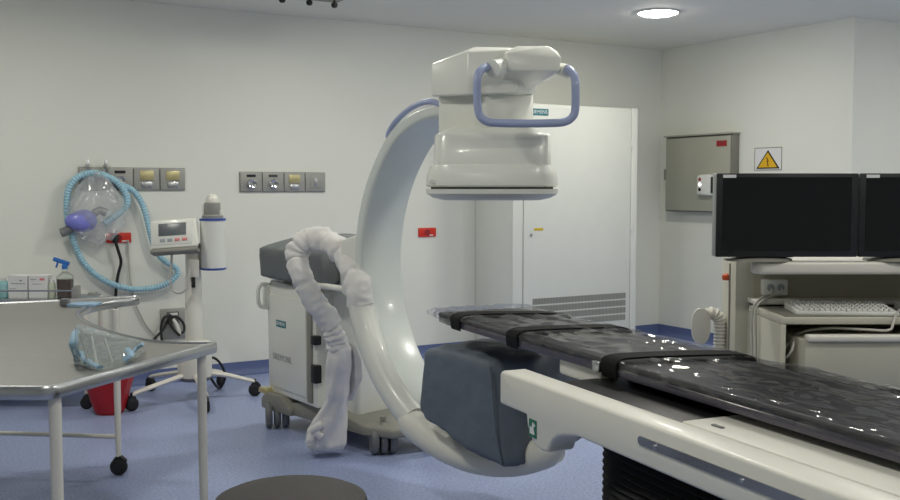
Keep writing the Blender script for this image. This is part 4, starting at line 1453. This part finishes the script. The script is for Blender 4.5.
# cable hook at the left of the column: oval disc and ribbed hose
hk = obj('hook_disc', mv(xf(super_loft([(0, 0, -.008, .032, .066, 2.4), (0, 0, -.006, .038, .072, 2.4), (0, 0, .006, .038, .072, 2.4), (0, 0, .008, .032, .066, 2.4)], 40), Matrix.Rotation(math.radians(90), 4, 'X')), (1.01 - ox, 4.0 - oy, .845)), 'enamel_cream', t)
hb = [(1.035, 4.03, .885), (1.065, 4.03, .895), (1.09, 4.03, .87), (1.095, 4.03, .82), (1.095, 4.03, .70), (1.095, 4.03, .55)]
obj('ribbed_hose', corrugated(smooth_path([(x - ox, d - oy, z) for x, d, z in hb], 10), .024, .003, .014, 14), 'enamel_cream', t)
obj('column_knob', mv(lathe([(.012, 0), (.016, .006), (.015, .02), (.008, .026)], 16), (1.105 - ox, 3.99 - oy, 1.032)), 'orange_plastic', t, label='small orange red knob')

TT = wm(t)
def tl(x, d, z):
    return TT @ Vector((x - ox, d - oy, z))


def monitor(x0, x1, label):
    cxm = (x0 + x1) / 2
    m = thing('flat_monitor', label, 'monitor', tl(cxm, 3.62, 1.138), VIEW_RZ, 'black flat monitors on the trolley')
    hw = (x1 - x0) / 2
    zb, zt = 1.155 - 1.138, 1.452 - 1.138
    fy = -.07
    obj('casing', box(-hw, hw, fy + .008, fy + .06, zb, zt, .006), 'bezel_silver', m)
    obj('bezel', box(-hw, hw, fy, fy + .008, zb, zt, .003), 'bezel_black', m)
    obj('screen', box(-hw + .022, hw - .024, fy - .0015, fy + .001, zb + .022, zt - .014), 'screen_black', m, label='dark switched off screen')
    obj('label_sticker', box(-hw + .022, -hw + .068, fy - .0025, fy - .0005, zt - .016, zt - .005), 'paper_white', m)
    obj('neck', box(-.045, .045, fy + .04, fy + .07, .012, .2, .008), 'bezel_silver', m)
    obj('foot', super_loft([(-.08, .0, 0, .12, .085, 2.4), (-.08, 0, .008, .118, .083, 2.4), (-.08, 0, .016, .07, .05, 2.4)], 36), 'chassis_grey', m)
    return m


monitor(.945, 1.448, 'black flat monitor in full view, left one on the trolley')
monitor(1.453, 1.955, 'black flat monitor cut off by the right picture edge')


def keyboard(x0, x1, d0, d1, z, label, rz=0.0):
    w, dp = x1 - x0, d1 - d0
    kbd = thing('keyboard', label, 'keyboard', tl((x0 + x1) / 2, (d0 + d1) / 2, z), VIEW_RZ + rz, 'white keyboards on the trolley desk')
    obj('case', hull([(-w / 2, -dp / 2, 0), (w / 2, -dp / 2, 0), (w / 2, dp / 2, 0), (-w / 2, dp / 2, 0), (-w / 2, -dp / 2, .012), (w / 2, -dp / 2, .012), (w / 2, dp / 2, .028), (-w / 2, dp / 2, .028)], .003), 'white_plastic', kbd)
    bm = bmesh.new()
    for r in range(5):
        for c in range(18):
            x = -w / 2 + .012 + (w - .024) * (c + .5) / 18
            y = -dp / 2 + .014 + (dp - .03) * (r + .5) / 5
            z_ = .012 + .016 * (y + dp / 2) / dp
            a, b = (w - .024) / 18 * .42, (dp - .03) / 5 * .40
            vs = [bm.verts.new((x + i * a, y + j * b, z_)) for i, j in ((-1, -1), (1, -1), (1, 1), (-1, 1))]
            vt = [bm.verts.new((x + i * a * .8, y + j * b * .8, z_ + .007)) for i, j in ((-1, -1), (1, -1), (1, 1), (-1, 1))]
            bm.faces.new(vt)
            for q in range(4):
                bm.faces.new((vs[q], vs[(q + 1) % 4], vt[(q + 1) % 4], vt[q]))
    obj('keys', bm, 'key_white', kbd, smooth=0, kind='stuff')
    return kbd


keyboard(1.245, 1.60, 3.53, 3.72, .948, 'white keyboard in full view on the trolley desk', math.radians(-6))
keyboard(1.66, 2.05, 3.54, 3.72, .948, 'white keyboard at the right picture edge on the desk')


def tcord(name, pts, r, m, label):
    o = obj(name, tube(smooth_path([tl(*p) for p in pts], 8), r, 8), m, None, world=True)
    tag(o, label, 'cable')


tcord('socket_lead', [(1.245, 3.855, 1.01), (1.235, 3.83, .99), (1.195, 3.80, .985), (1.158, 3.79, .95), (1.152, 3.79, .88), (1.155, 3.79, .78), (1.150, 3.79, .65)], .0045, 'cable_grey', 'left one of two grey leads from socket box hanging beside desk')
tcord('socket_lead', [(1.285, 3.855, 1.01), (1.27, 3.82, .995), (1.215, 3.775, .988), (1.160, 3.755, .955), (1.153, 3.75, .88), (1.157, 3.75, .78), (1.153, 3.75, .65)], .0045, 'cable_grey', 'right one of two grey leads from socket box hanging beside desk')
tcord('keyboard_lead', [(1.64, 3.62, .96), (1.57, 3.50, .955), (1.55, 3.475, .93), (1.53, 3.465, .905), (1.46, 3.50, .902), (1.35, 3.55, .90), (1.26, 3.6, .87), (1.20, 3.6, .80)], .0045, 'cable_grey', 'grey keyboard lead hanging over desk edge at right')
tcord('drawer_lead', [(1.235, 3.56, .86), (1.215, 3.52, .83), (1.20, 3.53, .80), (1.195, 3.56, .79), (1.19, 3.65, .79)], .0045, 'cable_grey', 'grey lead looping beside the drawer inside the trolley')
